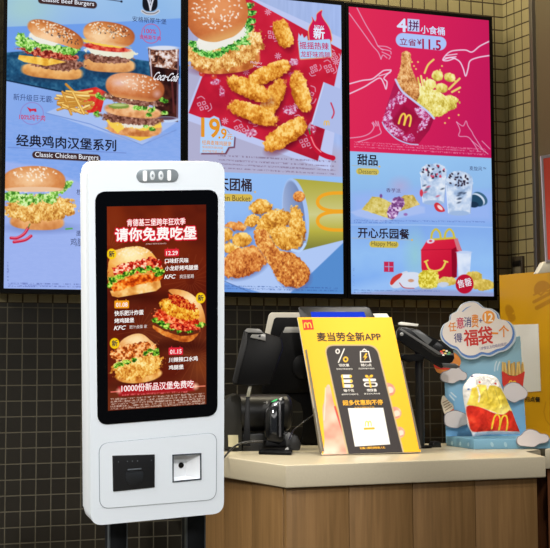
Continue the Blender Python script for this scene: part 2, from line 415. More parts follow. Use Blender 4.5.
prism('rear_housing', K, rear, -.074, -.0206, mat('kiosk_white_rear', (226, 232, 238), .38), kiosk, bevel=.012, seg=4)
prism('cover_seam', K, rquad([(a * .996 if abs(a) > 0 else a, b * .998) for a, b in BQ[::-1]], .027, 7), -.0212, -.019, mat('seam_grey', (165, 172, 178), .6), kiosk)
GQ = kp([(94.9, 191.6), (217.9, 189.6), (217.3, 415.4), (97.4, 425)])
glass = prism('screen_bezel', K, rquad(GQ[::-1], .026, 7), .0002, .0016, mat('black_screen_glass', (4, 5, 8), .2, spec=.12), kiosk, label='glossy black glass border with rounded corners')
bar = prism('camera_bar', K, rrect(*K.at(136.3, 182.2), *K.at(178.2, 169), .0150, 8), .0002, .0022, mat('camera_bar_grey', (150, 160, 166), .35, .4), kiosk, bevel=.0006, label='grey pill-shaped camera and sensor bar')
SL = mat('sensor_white', (240, 243, 245), .3)
for x0, x1, y0, y1, rd in ((142.6, 146.6, 170.4, 181.2, .0035), (167, 170.6, 170, 180.9, .0035)):
    prism('light_strip', K, rrect(*K.at(x0, y1), *K.at(x1, y0), rd, 5), .0022, .0034, SL, bar)
for x in (152.1, 160.6):
    a, b = K.at(x, 175.6); prism('camera_lens', K, circ(a, b, .0062, 20, .0105), .0022, .0036, mat('lens_pale', (215, 222, 226), .25), bar, bevel=.0008)
    prism('lens_eye', K, circ(a, b, .0024, 14, .0034), .0036, .0042, mat('lens_dark', (140, 150, 156), .2), bar)
PQ = kp([(99.3, 443.6), (216.2, 432.6), (215.8, 499.2), (100, 508.6)])
holed('access_panel_outline', K, rquad(lip(PQ, .012)[::-1], .024, 7), [rquad(lip(PQ, -.001)[::-1], .0235, 7)], .0, .0008, mat('panel_groove_grey', (140, 150, 160), .6), kiosk)
holed('access_panel', K, rquad(lip(PQ, -.001)[::-1], .0235, 7), [lip(printer_q, .012)[::-1], lip(scan_q, .012)[::-1]], .0, .0014, WHITE, kiosk)
rp = prism('printer_module', K, rquad(printer_q[::-1], .001, 2), -.015, .0035, mat('printer_black', (16, 18, 22), .42), kiosk, bevel=.0012)
prism('paper_slot', K, rrect(*K.at(127, 470.2), *K.at(141, 467.6), .0012, 3), .0035, .0050, mat('slot_edge_grey', (82, 88, 94), .4), rp, bevel=.0005)
tabo = [(125.8, 472), (142, 471), (142, 478), (140.5, 482.5), (136.5, 484.3), (131.5, 484.6), (127.5, 483.3), (125.8, 479)]
prism('paper_door', K, smooth_loop(kp(tabo)[::-1], 3), .0035, .0056, mat('paper_door_black', (24, 27, 31), .35), rp, bevel=.0012)
for x in (118, 127, 132, 137, 151):
    a, b = K.at(x, 461.5 - (x - 118) * .05); prism('indicator_mark', K, circ(a, b, .0011, 8), .0035, .0040, mat('indicator_grey', (105, 110, 116), .4), rp)
# recessed code reader: a real funnel behind the opening
bm = bmesh.new(); Q = [K.p(a, b, .0004) for a, b in lip(scan_q, .0)]
inn = kp([(174.6, 456.6), (188, 456.2), (188, 477.4), (174.6, 479)])
I = [K.p(a, b, -.017) for a, b in inn]
vo = [bm.verts.new(tuple(p)) for p in Q]; vi = [bm.verts.new(tuple(p)) for p in I]
for i in range(4): bm.faces.new([vo[i], vo[(i + 1) % 4], vi[(i + 1) % 4], vi[i]])
bm.faces.new(vi)
rd = link('code_reader', mesh_of(bm), mat('reader_white', (228, 232, 236), .45), kiosk)
holed('reader_rim', K, lip(scan_q, .06)[::-1], [lip(scan_q, -.035)[::-1]], .0014, .0028, mat('reader_rim_dark', (52, 60, 70), .4), rd)
a, b = K.at(181, 465, -.017); prism('reader_lens', K, circ(a, b, .0066, 20), -.017, -.0145, mat('reader_lens_black', (6, 6, 8), .15), rd, bevel=.0008)
for xa, xb in ((110, 126.6), (187.2, 204.6)):
    yp = K.p(0, K.at(150, 520)[1], -.06)[1] + .035
    A = onY(xa, 540, yp)[0]; Bx = onY(xb, 540, yp)[0]; zt = -.15
    po = box('support_post', (A, yp, FLOOR + .012), (Bx, yp + .04, zt), mat('post_black', (16, 19, 23), .5, spec=.2), kiosk, bevel=.002)
    box('edge_strip', (A - .0025, yp - .0008, FLOOR + .012), (A + .0005, yp + .012, zt), mat('post_edge_grey', (74, 80, 84), .5), po)
    box('edge_strip', (Bx - .0005, yp - .0008, FLOOR + .012), (Bx + .0025, yp + .012, zt), mat('post_edge_grey', (74, 80, 84), .5), po)
    bz = -.2; yb = K.p(0, bz - K.o[2], -.085)[1]
    box('mounting_bracket', (A + .004, min(yb, yp) - .03, -.28), (Bx - .004, yp + .002, -.22), mat('post_black', (16, 19, 23), .5, spec=.2), po)
prism('base_plate', Fr((kc[0], kc[1], FLOOR), (1, 0, 0), (0, 1, 0)), rrect(-.26, -.2, .26, .3, .03), 0, .014, mat('post_black', (16, 19, 23), .5, spec=.2), kiosk, bevel=.002)

# ---------------- counter ----------------
top_poly = [(1.7465, 3.878), (2.629, 3.902), onZ(524, 451.6, -.3)[:2], onZ(540.6, 449.6, -.3)[:2], (2.83, 4.62), (2.62, 4.66), (2.36, 4.66), (2.36, 4.82), (1.705, 4.82)]
CF = Fr((0, 0, 0), (1, 0, 0), (0, 1, 0))
counter = root('service_counter', (2.2, 4.25, FLOOR), 'order counter with a pale speckled stone top and brown wood-panelled front', 'counter')
STONE = mat('speckled_cream_stone', (180, 171, 149), .3, noise=.07, nscale=180)
prism('worktop', CF, top_poly, -.3645, -.3, STONE, counter, bevel=.0045, seg=3)
def wood_mat(name, c1, c2, sc=1.0):
    m = bpy.data.materials.new(name); m.use_nodes = True; nt = m.node_tree; b = nt.nodes['Principled BSDF']; L = nt.links
    g = nt.nodes.new('ShaderNodeNewGeometry'); mp = nt.nodes.new('ShaderNodeMapping'); mp.inputs['Scale'].default_value = (60 * sc, 60 * sc, 3)
    L.new(g.outputs['Position'], mp.inputs['Vector']); nz = nt.nodes.new('ShaderNodeTexNoise'); nz.inputs['Scale'].default_value = 1; nz.inputs['Detail'].default_value = 5; nz.inputs['Distortion'].default_value = .6
    L.new(mp.outputs[0], nz.inputs['Vector']); cr = nt.nodes.new('ShaderNodeValToRGB'); cr.color_ramp.elements[0].position = .3; cr.color_ramp.elements[1].position = .72
    cr.color_ramp.elements[0].color = tuple(lin(c1)) + (1,); cr.color_ramp.elements[1].color = tuple(lin(c2)) + (1,)
    L.new(nz.outputs['Fac'], cr.inputs[0]); L.new(cr.outputs[0], b.inputs['Base Color']); b.inputs['Roughness'].default_value = .5; b.inputs['Specular IOR Level'].default_value = .3
    return m
WOOD = wood_mat('brown_wood_veneer', (102, 76, 44), (124, 94, 58))
def yfront(X): return 3.893 + (X - 1.7465) * .0272
prism('carcass', CF, [(1.768, 3.912), (2.606, 3.935), (2.606, 4.60), (1.76, 4.60)], FLOOR + .08, -.3645, mat('carcass_dark', (38, 26, 18), .7), counter)
prism('plinth', CF, [(1.79, 3.94), (2.59, 3.96), (2.59, 4.58), (1.79, 4.58)], FLOOR, FLOOR + .08, mat('plinth_dark', (40, 38, 36), .5), counter)
sx = [1.7535, 1.9551, 2.1671, 2.3835, 2.6075]
for i in range(4):
    x0, x1 = sx[i] + .0012, sx[i + 1] - .0012
    prism('front_panel', CF, [(x0, yfront(x0)), (x1, yfront(x1)), (x1, yfront(x1) + .018), (x0, yfront(x0) + .018)], FLOOR + .08, -.366, WOOD, counter, bevel=.0008)
sy = [3.916, 4.1357, 4.35, 4.60]
for i in range(3):
    prism('side_panel', CF, [(1.7535, sy[i] + .001), (1.768, sy[i] + .001), (1.766, sy[i + 1] - .001), (1.7500, sy[i + 1] - .001)], FLOOR + .08, -.366, WOOD, counter, bevel=.0008)
# ---------------- the second counter, right ----------------
c2 = onZ(541.5, 449, -.3)
sec = root('back_counter', (3.0, 4.35, FLOOR), 'low pale stone counter end at the right edge, under the yellow cabinet', 'counter')
c2x, c2y = float(onZ(541.8, 449.2, -.2985)[0]), float(onZ(541.8, 449.2, -.2985)[1])
prism('worktop', CF, [(c2x + .012, c2y), (3.19, c2y - .03), (3.19, 4.59), (2.90, 4.62), (2.90, c2y + .08)], -.363, -.2985, STONE, sec, bevel=.003)
prism('wood_front', CF, [(c2x + .03, c2y + .015), (3.18, c2y - .015), (3.18, 4.57), (2.92, 4.60), (2.92, c2y + .1)], FLOOR, -.363, wood_mat('red_brown_wood', (96, 56, 32), (122, 76, 46)), sec)
# ---------------- yellow cabinet ----------------
YX = 3.06
yf, yn = float(onX(499.5, 275.3, YX)[1]), 4.30
yt = float(onX(499.5, 275.3, YX)[2])
yel = root('yellow_cabinet', (YX + .06, (yf + yn) / 2, -.2985), 'tall mustard yellow cabinet with burger outlines and a white notice on its side', 'cabinet')
YF = Fr((YX, yf, -.2985), (0, -1, 0), (0, 0, 1))
cv = Cv(YF, 0, 0, yf - yn, yt + .2985, 260, 640, (188, 140, 18))
DY = (160, 112, 14)
# food outlines printed darker on the yellow
cv.ell(543, 290, 9, 9.5, DY, rot=-25, pid=None, clip=lambda u, v, x, y: v < .15, op=.8)
cv.line([(534, 295), (538, 293), (541, 295), (545, 291), (549, 291), (553, 288)], 2, DY, op=.8); cv.line([(534, 302), (551, 293)], 3.4, DY, op=.8); cv.line([(537, 308), (552, 300)], 4.5, DY, op=.8)
cv.ell(510, 312, 4.5, 8, DY, rot=-20, op=.7); cv.line([(506, 322), (514, 313)], 1.5, (188, 140, 18)); cv.ell(512, 318, 4, 4, DY, op=.7)
cv.line([(546, 402), (544, 412), (546, 420), (550, 425)], 1.2, DY, op=.6)
cv.build('cabinet_body', vmat('yellow_printed_panel', False, .4), yel, off=.0006)
prism('cabinet_core', YF, [(0, 0), (yf - yn, 0), (yf - yn, yt + .2985), (0, yt + .2985)], -.118, 0, mat('yellow_panel', (188, 140, 18), .4), yel, bevel=.0)
wq = YF.pts([(513, 324.8), (538.7, 324), (541.2, 391), (513, 393.5)])
notice = prism('white_notice', YF, wq[::-1], .001, .0022, mat('notice_white', (206, 206, 204), .5), yel, label='white notice sheet stuck on the yellow side')
tx(YF, '扫一扫点餐', 515.5, 540.5, 396, 401, (28, 24, 16), yel, 'notice_lettering', bold=.03, off=.002, glow=False)
# ---------------- red sign on the cabinet ----------------
ry = 4.42
rs = root('red_table_sign', (YX + .06, ry, yt), 'red card in a silver frame standing on the yellow cabinet at the right edge', 'sign')
RF = camframe(546, 262, ry, yaw=.25)
holed('sign_frame', RF, RF.pts([(540.6, 156), (577, 150), (580, 258), (545.8, 262.5)])[::-1], [RF.pts([(542.8, 158.6), (575, 153), (577, 256), (547.4, 260)])[::-1]], -.006, .004, mat('sign_frame_silver', (170, 160, 165), .35, .3), rs)
prism('red_card', RF, RF.pts([(542.6, 158.3), (575.2, 152.8), (577.2, 256.2), (547.2, 260.2)])[::-1], -.004, .001, mat('red_card', (240, 84, 62), .5), rs)
stand = RF.pts([(537.8, 273.5), (544.5, 262), (548, 261), (566, 258), (572, 270)])
prism('sign_stand', RF, stand[::-1], -.05, -.001, mat('sign_stand_white', (196, 190, 172), .4), rs, bevel=.002)
ob = camframe(556, 284, 4.30, yaw=.25)
# ---------------- switch box ----------------
SF = Fr((SX, 0, 0), (0, -1, 0), (0, 0, 1))
q = SF.pts([(514.4, 257), (524.6, 255.8), (525, 300), (514.6, 301)])
sw = root('wall_socket_box', (SX, -(q[0][0] + q[1][0]) / 2, (q[0][1] + q[2][1]) / 2), 'small dark box fixed on the tiled side wall above the yellow cabinet', 'socket')
prism('housing', SF, q[::-1], 0, .012, mat('box_bronze', (52, 45, 34), .45, .3), sw, bevel=.002)
prism('flap', SF, SF.pts([(515.3, 261.5), (523.6, 260.4), (523.6, 265.2), (515.3, 266.3)])[::-1], .012, .017, mat('box_flap_dark', (14, 12, 10), .3), sw, bevel=.001)
prism('lower_plate', SF, SF.pts([(515.8, 267.5), (523.6, 266.4), (523.8, 290), (515.8, 291)])[::-1], .012, .014, mat('box_plate', (82, 76, 62), .5), sw, bevel=.001)

# ---------------- tilted phone-app board ----------------
u = np.array([.994, -.107, .006]); v = np.array([.045, .462, .886])
A0 = onZ(322.3, 454.6, -.2965)
AF = Fr(A0, u, v)
aq = AF.pts([(298, 317.2), (391.5, 317.5), (421, 452), (322.3, 455.2)])
aw, ah = (aq[1][0] + aq[2][0]) / 2, (aq[0][1] + aq[1][1]) / 2
app = root('app_promotion_board', A0 + AF.u * aw / 2, 'yellow board leaning back on the counter, printed with a black phone held in a hand', 'sign')
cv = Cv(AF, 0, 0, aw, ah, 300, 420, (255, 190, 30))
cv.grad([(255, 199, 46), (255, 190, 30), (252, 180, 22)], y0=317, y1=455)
SK = [(214, 140, 122), (232, 162, 142), (243, 182, 162), (250, 200, 184)]
hand = cv.pid('hand_picture'); FT = [cv.pid('fingertip_picture') for _ in range(3)]; phone = cv.pid('phone_picture')
cv.poly(smooth_loop([(326.5, 386), (329.5, 385), (331.5, 392), (333, 400), (336, 410), (341, 425), (345, 440), (350, 456), (325, 457), (324.5, 440), (323, 420), (322.5, 408), (324, 402), (325, 395)]), (235, 165, 145), hand, tex=T_n(SK, .06, 1.6, 4))
cv.line([(335, 407), (339, 420), (345, 438)], 2.2, (200, 70, 60), hand, op=.7, smooth=True); cv.line([(325.5, 388), (325, 402), (324, 420)], 1.5, (255, 215, 200), hand, op=.6)
for fi, (fx, fy, rx, ry2) in enumerate(((388, 389.5, 7.5, 6.5), (395, 413, 6.5, 6.2), (399, 432.5, 6, 5.8))):
    hand = FT[fi]
    cv.ell(fx, fy, rx, ry2, 0, pid=hand, rot=25, tex=T_n([(205, 110, 95), (236, 150, 130), (250, 190, 170)], .12, 1.6, 5), soft=1)
    cv.ell(fx + 1.8, fy + .6, rx * .5, ry2 * .55, (250, 205, 190), rot=25, pid=hand, op=.75)
    cv.line([(fx - rx * .2, fy + ry2 * .8), (fx + rx * .55, fy + ry2 * .55)], .8, (190, 90, 75), hand, op=.6)
ph = rquad([(324.3, 343.8), (374.5, 343.8), (404.5, 453), (347.5, 456.2)], 11, 7)
ph = rquad([(323.5, 344.5), (377.2, 344.5), (404.6, 453.4), (347.4, 455.6)], 10, 7)[:16] + [(406, 460), (348, 460)]
cv.poly(ph, (190, 170, 130), phone); 
ph2 = rquad([(324.9, 345.9), (376, 345.9), (403.0, 453.4), (349.0, 455.6)], 9.5, 7)[:16] + [(404.4, 460), (350, 460)]
cv.poly(ph2, (44, 38, 40), phone)
W = (245, 242, 240); Yl = (255, 196, 40)
# percent sign
cv.ell(337.6, 351.4, 2.3, 2.6, W, pid=phone); cv.ell(337.6, 351.4, 1.1, 1.4, (44, 38, 40), pid=phone); cv.line([(344.2, 349), (338.4, 362.4)], 1.2, W, phone); cv.ell(345.6, 359.4, 2.7, 2.9, Yl, pid=phone); cv.ell(345.6, 359.4, 1.2, 1.3, (44, 38, 40), pid=phone)
# clipboard with bolt
cv.line([(360.4, 351.5), (368.4, 351.5), (370.8, 361.8), (360.6, 362)], 1.1, W, phone, loop=True); cv.line([(362.5, 350.6), (364.2, 349), (366.4, 350.6)], 1, W, phone); cv.poly([(365.8, 353), (363, 357.6), (365, 357.4), (363.8, 361), (367.6, 356.4), (365.6, 356.4), (367.4, 353.4)], Yl, phone)
# menu icon
for k, (cxx, yy) in enumerate(((345.5, 376.4), (346.8, 381.2), (348, 386))):
    cv.line([(342.6 + k, yy), (350 + k, yy)], 3.4, W, phone); cv.ell(350.6 + k * .6, yy, 1.3, 1.3, Yl, pid=phone)
cv.line([(342, 375.5), (343.6, 387)], 1.6, Yl, phone)
# gift icon
cv.line([(364.2, 380), (374.6, 380)], 2.8, W, phone); cv.line([(366, 384.6), (375.4, 384.6)], 4.4, W, phone); cv.line([(366.4, 384.6), (374.6, 384.6)], 2.2, (44, 38, 40), phone); cv.line([(369, 378.4), (370.8, 387)], 1.7, Yl, phone)
cv.ell(366.8, 376.4, 1.9, 1.3, Yl, rot=25, pid=phone); cv.ell(371.2, 376.2, 1.9, 1.3, Yl, rot=-25, pid=phone)
CODE = cv.pid('white_code_panel')
cv.poly([(347.7, 408.2), (383.2, 407.8), (390.2, 444.4), (354.8, 446.6)], (240, 240, 240), CODE)
cv.ell(368.4, 425.5, 6, 5.6, (250, 250, 250), pid=CODE); cv.arches(368.2, 423.6, 6, 4.6, Yl, .9); cv.line([(364.8, 428.8), (373.6, 428.4)], 2.2, (245, 170, 30), CODE)
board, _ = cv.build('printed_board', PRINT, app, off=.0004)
prism('backing_sheet', AF, [(0, 0), (aw, 0), (aw, ah), (0, ah)], -.006, 0, mat('backing_white', (225, 222, 214), .5), app)
GR = mat('holder_grey_acrylic', (120, 112, 98), .3)
prism('holder', AF, AF.pts([(304.8, 350), (306.8, 349.5), (324.0, 451.2), (320.8, 452)])[::-1], -.016, .002, GR, app, bevel=.001)
prism('holder', AF, AF.pts([(400.3, 360), (402.2, 362), (421.2, 448.4), (419.1, 449.6)])[::-1], -.016, .002, GR, app, bevel=.001)
pz = AF.p(0, ah * .6, -.016); pb = AF.p(0, 0, -.016)
prism('rear_strut', Fr(AF.p(aw / 2, 0, -.016), (-AF.n[0], -AF.n[1], 0), (0, 0, 1)), [(0.02, 0.0065), (.17, .0065), (.165, .012), (.22, .30), (.2, .30)], -.03, .03, GR, app)
logo = prism('logo_square', AF, AF.pts([(301.8, 319.9), (312, 319.6), (313.8, 329.4), (303.6, 330)])[::-1], .0004, .0010, mat('logo_red', (222, 44, 36), .5), app)
def arch_mesh(name, fr, cx, cy, w, h, lw, rgb, parent, off, glow=False, a_rot=0.0, label=None):
    """the twin arches as a flat ribbon; centre and size given in the surface's own metres"""
    bm = bmesh.new(); ca, sa = math.cos(a_rot), math.sin(a_rot)
    for sg in (-1, 1):
        P = []
        for k in range(21):
            q = math.pi * k / 20; P.append(np.array([sg * w / 4 - w / 4 * math.cos(q), -h / 2 + h * math.sin(q) ** .62]))
        rows = []
        for k in range(21):
            d = P[min(k + 1, 20)] - P[max(k - 1, 0)]; d /= np.linalg.norm(d) + 1e-9; nn = np.array([-d[1], d[0]])
            rr = []
            for e in (-1, 1):
                p = P[k] + nn * e * lw / 2; rr.append(bm.verts.new(tuple(fr.p(cx + p[0] * ca - p[1] * sa, cy + p[0] * sa + p[1] * ca, off + .0001 * sg))))
            rows.append(rr)
        for k in range(20): bm.faces.new([rows[k][0], rows[k][1], rows[k + 1][1], rows[k + 1][0]])
    return link(name, mesh_of(bm), ematr(rgb) if glow else mat('arch_yellow', rgb, .45), parent, label)
a, b = AF.at(307.6, 325.6); a1, _b = AF.at(311.6, 325.6); arch_mesh('arches_logo', AF, a, b, (a1 - a) * 1.7, .019, .0042, (255, 205, 60), logo, .0014)
tA = lambda s, x0, x1, yt, yb, c=(58, 40, 22), bold=.0, nm='lettering': tx(AF, s, x0, x1, yt, yb, c, board, nm, bold, .0012, False)
tA('麦当劳全新APP', 317, 380.5, 332.6, 341.2, bold=.022, nm='heading_lettering')
tA('领优惠', 338.6, 349, 364, 366.8, W, .012); tA('领取优惠更省钱', 336, 352.6, 368.4, 370, W); tA('随心点', 361, 371.4, 363.8, 366.6, W, .012); tA('到店取餐不排队', 358.4, 374.6, 368, 369.6, W)
tA('赚个性', 343.6, 354, 389.4, 392.2, W, .012); tA('会员积分换好礼', 341.4, 358.6, 393.8, 395.4, W); tA('领惊喜', 366.6, 376.6, 389, 391.8, W, .012); tA('更多好礼等你拿', 364, 380, 393.2, 394.8, W)
tA('超多优惠购不停', 342.6, 382.6, 400.4, 405.6, (255, 190, 40), .02, 'slogan_lettering'); tA('会员注册即享优惠', 354.2, 374, 407.0, 408.4, (255, 190, 40))
tA('扫描二维码获取新人礼', 359.8, 385, 447.2, 449.4, (255, 190, 40), .02)

# ---------------- counter-top devices ----------------
BLK = mat('device_black', (4, 4, 5), .45, spec=.14); BLK2 = mat('device_charcoal', (14, 14, 15), .42, spec=.15); GRY = mat('device_grey', (120, 122, 122), .35, .2); LGY = mat('device_pale', (196, 192, 182), .4)
def P(fr, name, L, c0, c1, m, par, bevel=.002, sm=False, label=None):
    q = fr.pts(L, 0)
    if sm: q = smooth_loop(q, 3)
    ar = sum(q[i - 1][0] * q[i][1] - q[i][0] * q[i - 1][1] for i in range(len(q)))
    if ar < 0: q = q[::-1]
    return prism(name, fr, q, c0, c1, m, par, bevel, label=label)
# till with a pale-rimmed screen
F1 = camframe(300, 380, 4.745)
t1 = root('till_terminal', onZ(305, 440, -.3) * 1.0, 'black till terminal with a pale-rimmed screen seen from behind, left of the yellow board', 'till', 'tills on the counter')
P(F1, 'screen_housing', [(264.6, 334.5), (268.6, 315), (271.2, 312.4), (305, 312.4), (308, 355), (300, 356), (268, 350)], -.035, -.006, LGY, t1, .003)
P(F1, 'rear_cover', [(270.4, 333), (274, 319), (276, 317.4), (306, 317.4), (308, 352), (300, 358), (272, 352)], -.006, .004, BLK, t1, .003)
P(F1, 'mount_block', [(280.5, 334), (283.6, 328.6), (306, 328.6), (311, 392), (262, 394), (262, 386)], .004, .03, BLK, t1, .004)
P(F1, 'mount_cap', [(282.4, 333), (285.2, 327.2), (312, 327.2), (312, 332.6)], .003, .031, mat('cap_grey', (150, 150, 148), .35), t1, .002)
P(F1, 'pedestal', [(262, 388), (312, 384), (321, 400), (322.5, 440), (316, 443.6), (299, 443.6), (304, 432), (304.5, 414), (302, 403), (291, 396), (263, 396)], -.02, .012, BLK, t1, .004)
P(F1, 'hinge_disc', [(301 + 9 * math.cos(k * .39), 367 + 12 * math.sin(k * .39)) for k in range(16)], .03, .04, mat('disc_black', (8, 8, 9), .35, spec=.2), t1, .003)
pb_ = onZ(308, 443.6, -.3); prism('foot', CF, rrect(pb_[0] - .05, 4.72, pb_[0] + .05, 4.81, .02), -.2995, -.285, BLK, t1, .003)
# customer display
F2 = camframe(250, 350, 4.42, tilt=.18)
t2 = root('customer_display', onZ(252, 447, -.3), 'slim black customer display tilted back above the receipt printer', 'display')
P(F2, 'rear_cover', [(244.4, 331.6), (266, 333), (281, 338), (283, 348), (270, 384.6), (251, 385.2), (234.4, 384.6), (233, 382)], -.012, .004, BLK, t2, .003)
P(F2, 'screen_edge', [(243.6, 331.5), (246.6, 329.2), (248, 333), (246.8, 345), (237, 384), (233.4, 383.6), (232.4, 380.6)], -.02, .007, mat('display_edge', (24, 24, 24), .4, spec=.2), t2, .002)
P(F2, 'top_edge', [(244.4, 331.6), (247, 328.8), (259.5, 329.4), (263.8, 333.6), (247.6, 333.2)], -.01, .010, mat('display_top', (112, 112, 110), .35), t2, .0015)
hg = P(F2, 'hinge_cover', [(250, 338), (252, 335), (259, 335), (265.4, 334), (265.8, 341.4)], .004, .010, mat('hinge_grey', (118, 118, 116), .3), t2, .001)
P(F2, 'hinge_screw', [(259.6 + 1.3 * math.cos(k), 336.6 + 1.3 * math.sin(k)) for k in range(7)], .010, .012, BLK, hg, .0004)
P(F2, 'stand_strut', [(248.8, 384), (252.4, 384.6), (249.4, 397), (246, 397)], -.014, -.008, mat('strut_grey', (120, 118, 100), .4), t2, .001)
P(F2, 'stand_foot', [(246, 396), (249.6, 396), (250.5, 446), (243, 446)], -.014, -.008, BLK, t2, .001)
# receipt printer
pz0 = onZ(241, 451.2, -.3); F3 = Fr(pz0, (math.cos(.25), -math.sin(.25), 0), (0, 0, 1))
pr = root('receipt_printer', F3.p(.02, 0, -.05), 'dark grey receipt printer with a rounded lid, behind the handheld scanner', 'printer')
PG = mat('printer_charcoal', (17, 17, 17), .38, spec=.3)
P(F3, 'left_cover', [(219, 405), (229.5, 396.4), (237.4, 393.8), (241, 397.8), (242, 406), (242, 451), (219, 449)], -.10, .0, mat('printer_side', (36, 35, 31), .5, spec=.2), pr, .002)
bm = bmesh.new(); a0, b0 = F3.at(241, 394.4); a1, b1 = F3.at(292.6, 394.4); _, bbm = F3.at(241, 432); R_ = (b0 - bbm) / 2; bc = (b0 + bbm) / 2
rows = []; NS = 18; prof = [(a0, 1.0), (a1 - .018, 1.0), (a1 - .009, .97), (a1 - .003, .88), (a1, .72)]
for aa, k in prof:
    rows.append([bm.verts.new(tuple(F3.p(aa, bc + R_ * k * math.sin(2 * math.pi * j / NS), -.045 + R_ * .95 * k * math.cos(2 * math.pi * j / NS)))) for j in range(NS)])
for i in range(len(rows) - 1):
    for j in range(NS): bm.faces.new([rows[i][j], rows[i][(j + 1) % NS], rows[i + 1][(j + 1) % NS], rows[i + 1][j]])
bm.faces.new(rows[0]); bm.faces.new(rows[-1])
link('rounded_lid', mesh_of(bm, True, .9), PG, pr)
P(F3, 'lower_body', [(242.5, 434), (271, 433), (288, 431), (292, 438), (296, 450.4), (243, 451.2)], -.09, -.006, mat('printer_lower', (14, 14, 14), .4), pr, .003)
P(F3, 'front_ledge', [(243, 434.4), (271, 434), (271, 440.6), (250, 440.6)], -.03, .006, mat('printer_ledge', (44, 45, 45), .35), pr, .0015)
lb = P(F3, 'paper_label', [(228.0, 435), (238, 435), (238.4, 447.4), (228.4, 446.6)], .0004, .0010, mat('label_cream', (186, 178, 142), .6), pr, 0, label='small cream label on its side')
tx(F3, '−✦', 263.2, 267.6, 400.6, 404.2, (190, 190, 185), pr, 'printer_logo', off=.011, glow=False)
# handheld scanner in its stand
s0 = onZ(273, 452.8, -.3); F4 = Fr(s0, (math.cos(.3), -math.sin(.3), 0), (0, .12, 1))
sc = root('barcode_scanner', s0, 'glossy black barcode scanner with a green light, standing in its cradle', 'scanner')
GL = mat('scanner_gloss_black', (5, 5, 6), .16, spec=.35)
P(F4, 'scanner_body', [(263.6, 421), (265, 411), (270.4, 402.4), (280.6, 397.2), (283.4, 398.4), (283.8, 404), (283.2, 430), (283, 441), (278.6, 444.4), (268, 441.6), (264.6, 436)], -.012, .022, GL, sc, .005)
P(F4, 'scan_window', [(268.4, 410.4), (272, 407.4), (276.4, 406.6), (276, 436), (269, 433.4)], .022, .0245, mat('window_dark', (26, 28, 32), .1), sc, .001)
P(F4, 'trigger_ridge', [(277.6, 403), (280, 400.4), (280.4, 437), (278, 438)], .022, .027, mat('ridge_grey', (62, 62, 66), .2), sc, .001)
P(F4, 'indicator_light', [(270.2, 402.6), (273.4, 400.4), (276.6, 399.3), (276.2, 400.9), (272.8, 402.4)], .0222, .0262, ematr((90, 225, 130)), sc, 0, label='green light')
P(F4, 'painted_glint', [(277.6, 399.4), (280, 398.2), (281.2, 400), (279.4, 402)], .022, .026, mat('glint_pale', (205, 205, 200), .25), sc, .0006)  # pale chip standing in for a highlight on the glossy bevel
P(F4, 'cradle_neck', [(266.8, 438), (284, 440), (285.6, 446.5), (264.6, 446.5)], -.012, .014, BLK, sc, .003)
P(F4, 'cradle_block', [(284, 434.4), (290, 431.8), (298, 436), (301.6, 444), (300, 450.2), (286, 450.2)], -.03, -.004, mat('cradle_charcoal', (18, 18, 18), .4), sc, .003)
P(F4, 'cradle_badge', [(283.4, 450), (286.6, 447.4), (288, 450.2)], .024, .027, mat('badge_pale', (180, 180, 176), .4), sc, 0)
prism('cradle_foot', CF, [tuple(onZ(x, y, -.3)[:2]) for x, y in ((258.6, 454.6), (261.5, 451.6), (290, 450.6), (292.4, 452.4), (291.6, 455.4))][::1], -.2996, -.289, BLK, sc, .003)
# cables
def cab(name, L, Y, r, label):
    pts = [onY(x, y, yy) for (x, y), yy in zip(L, Y)]
    o = tube(name, smooth_line(pts, 8), r, mat('cable_black', (20, 20, 20), .3), None, 8); o['label'] = label; o['category'] = 'cable'; return o
cab('power_cable', [(220, 461.5), (226, 455), (232, 448.6), (240, 443.6), (250, 441.8), (263, 441.4)], [4.26, 4.27, 4.30, 4.31, 4.30, 4.29], .0034, 'black cable curving from the scanner down over the left edge of the counter')
cab('power_cable', [(289, 440), (293, 431), (301, 424), (312, 416), (321, 411)], [4.3, 4.36, 4.38, 4.38, 4.42], .0022, 'thin black cable rising behind the yellow board, right of the scanner')
# till behind the yellow board
F5 = camframe(335, 340, 4.56, tilt=.16)
t3 = root('till_terminal', onZ(345, 443, -.3), 'black till screen showing blue, mostly hidden behind the yellow board', 'till', 'tills on the counter')
P(F5, 'screen_frame', [(298.4, 307.6), (300, 306.6), (366, 306.6), (369.4, 308), (378, 322), (386, 385), (316, 388)], -.02, 0, mat('screen_frame_black', (22, 22, 23), .3), t3, .002)
P(F5, 'lit_screen', [(310.6, 312), (364, 312), (366.2, 318), (374, 380), (324, 382)], .0003, .0012, ematr((38, 70, 225)), t3, 0, label='glowing blue screen')
P(F5, 'side_housing', [(372.6, 313.4), (387, 313.2), (390.4, 318.4), (394, 345), (380, 346)], -.03, -.002, mat('housing_white', (222, 220, 212), .4), t3, .002, label='pale corner housing')
P(F5, 'stand', [(335, 380), (362, 380), (364, 444.5), (340, 444.5)], -.05, -.02, BLK, t3, .003)
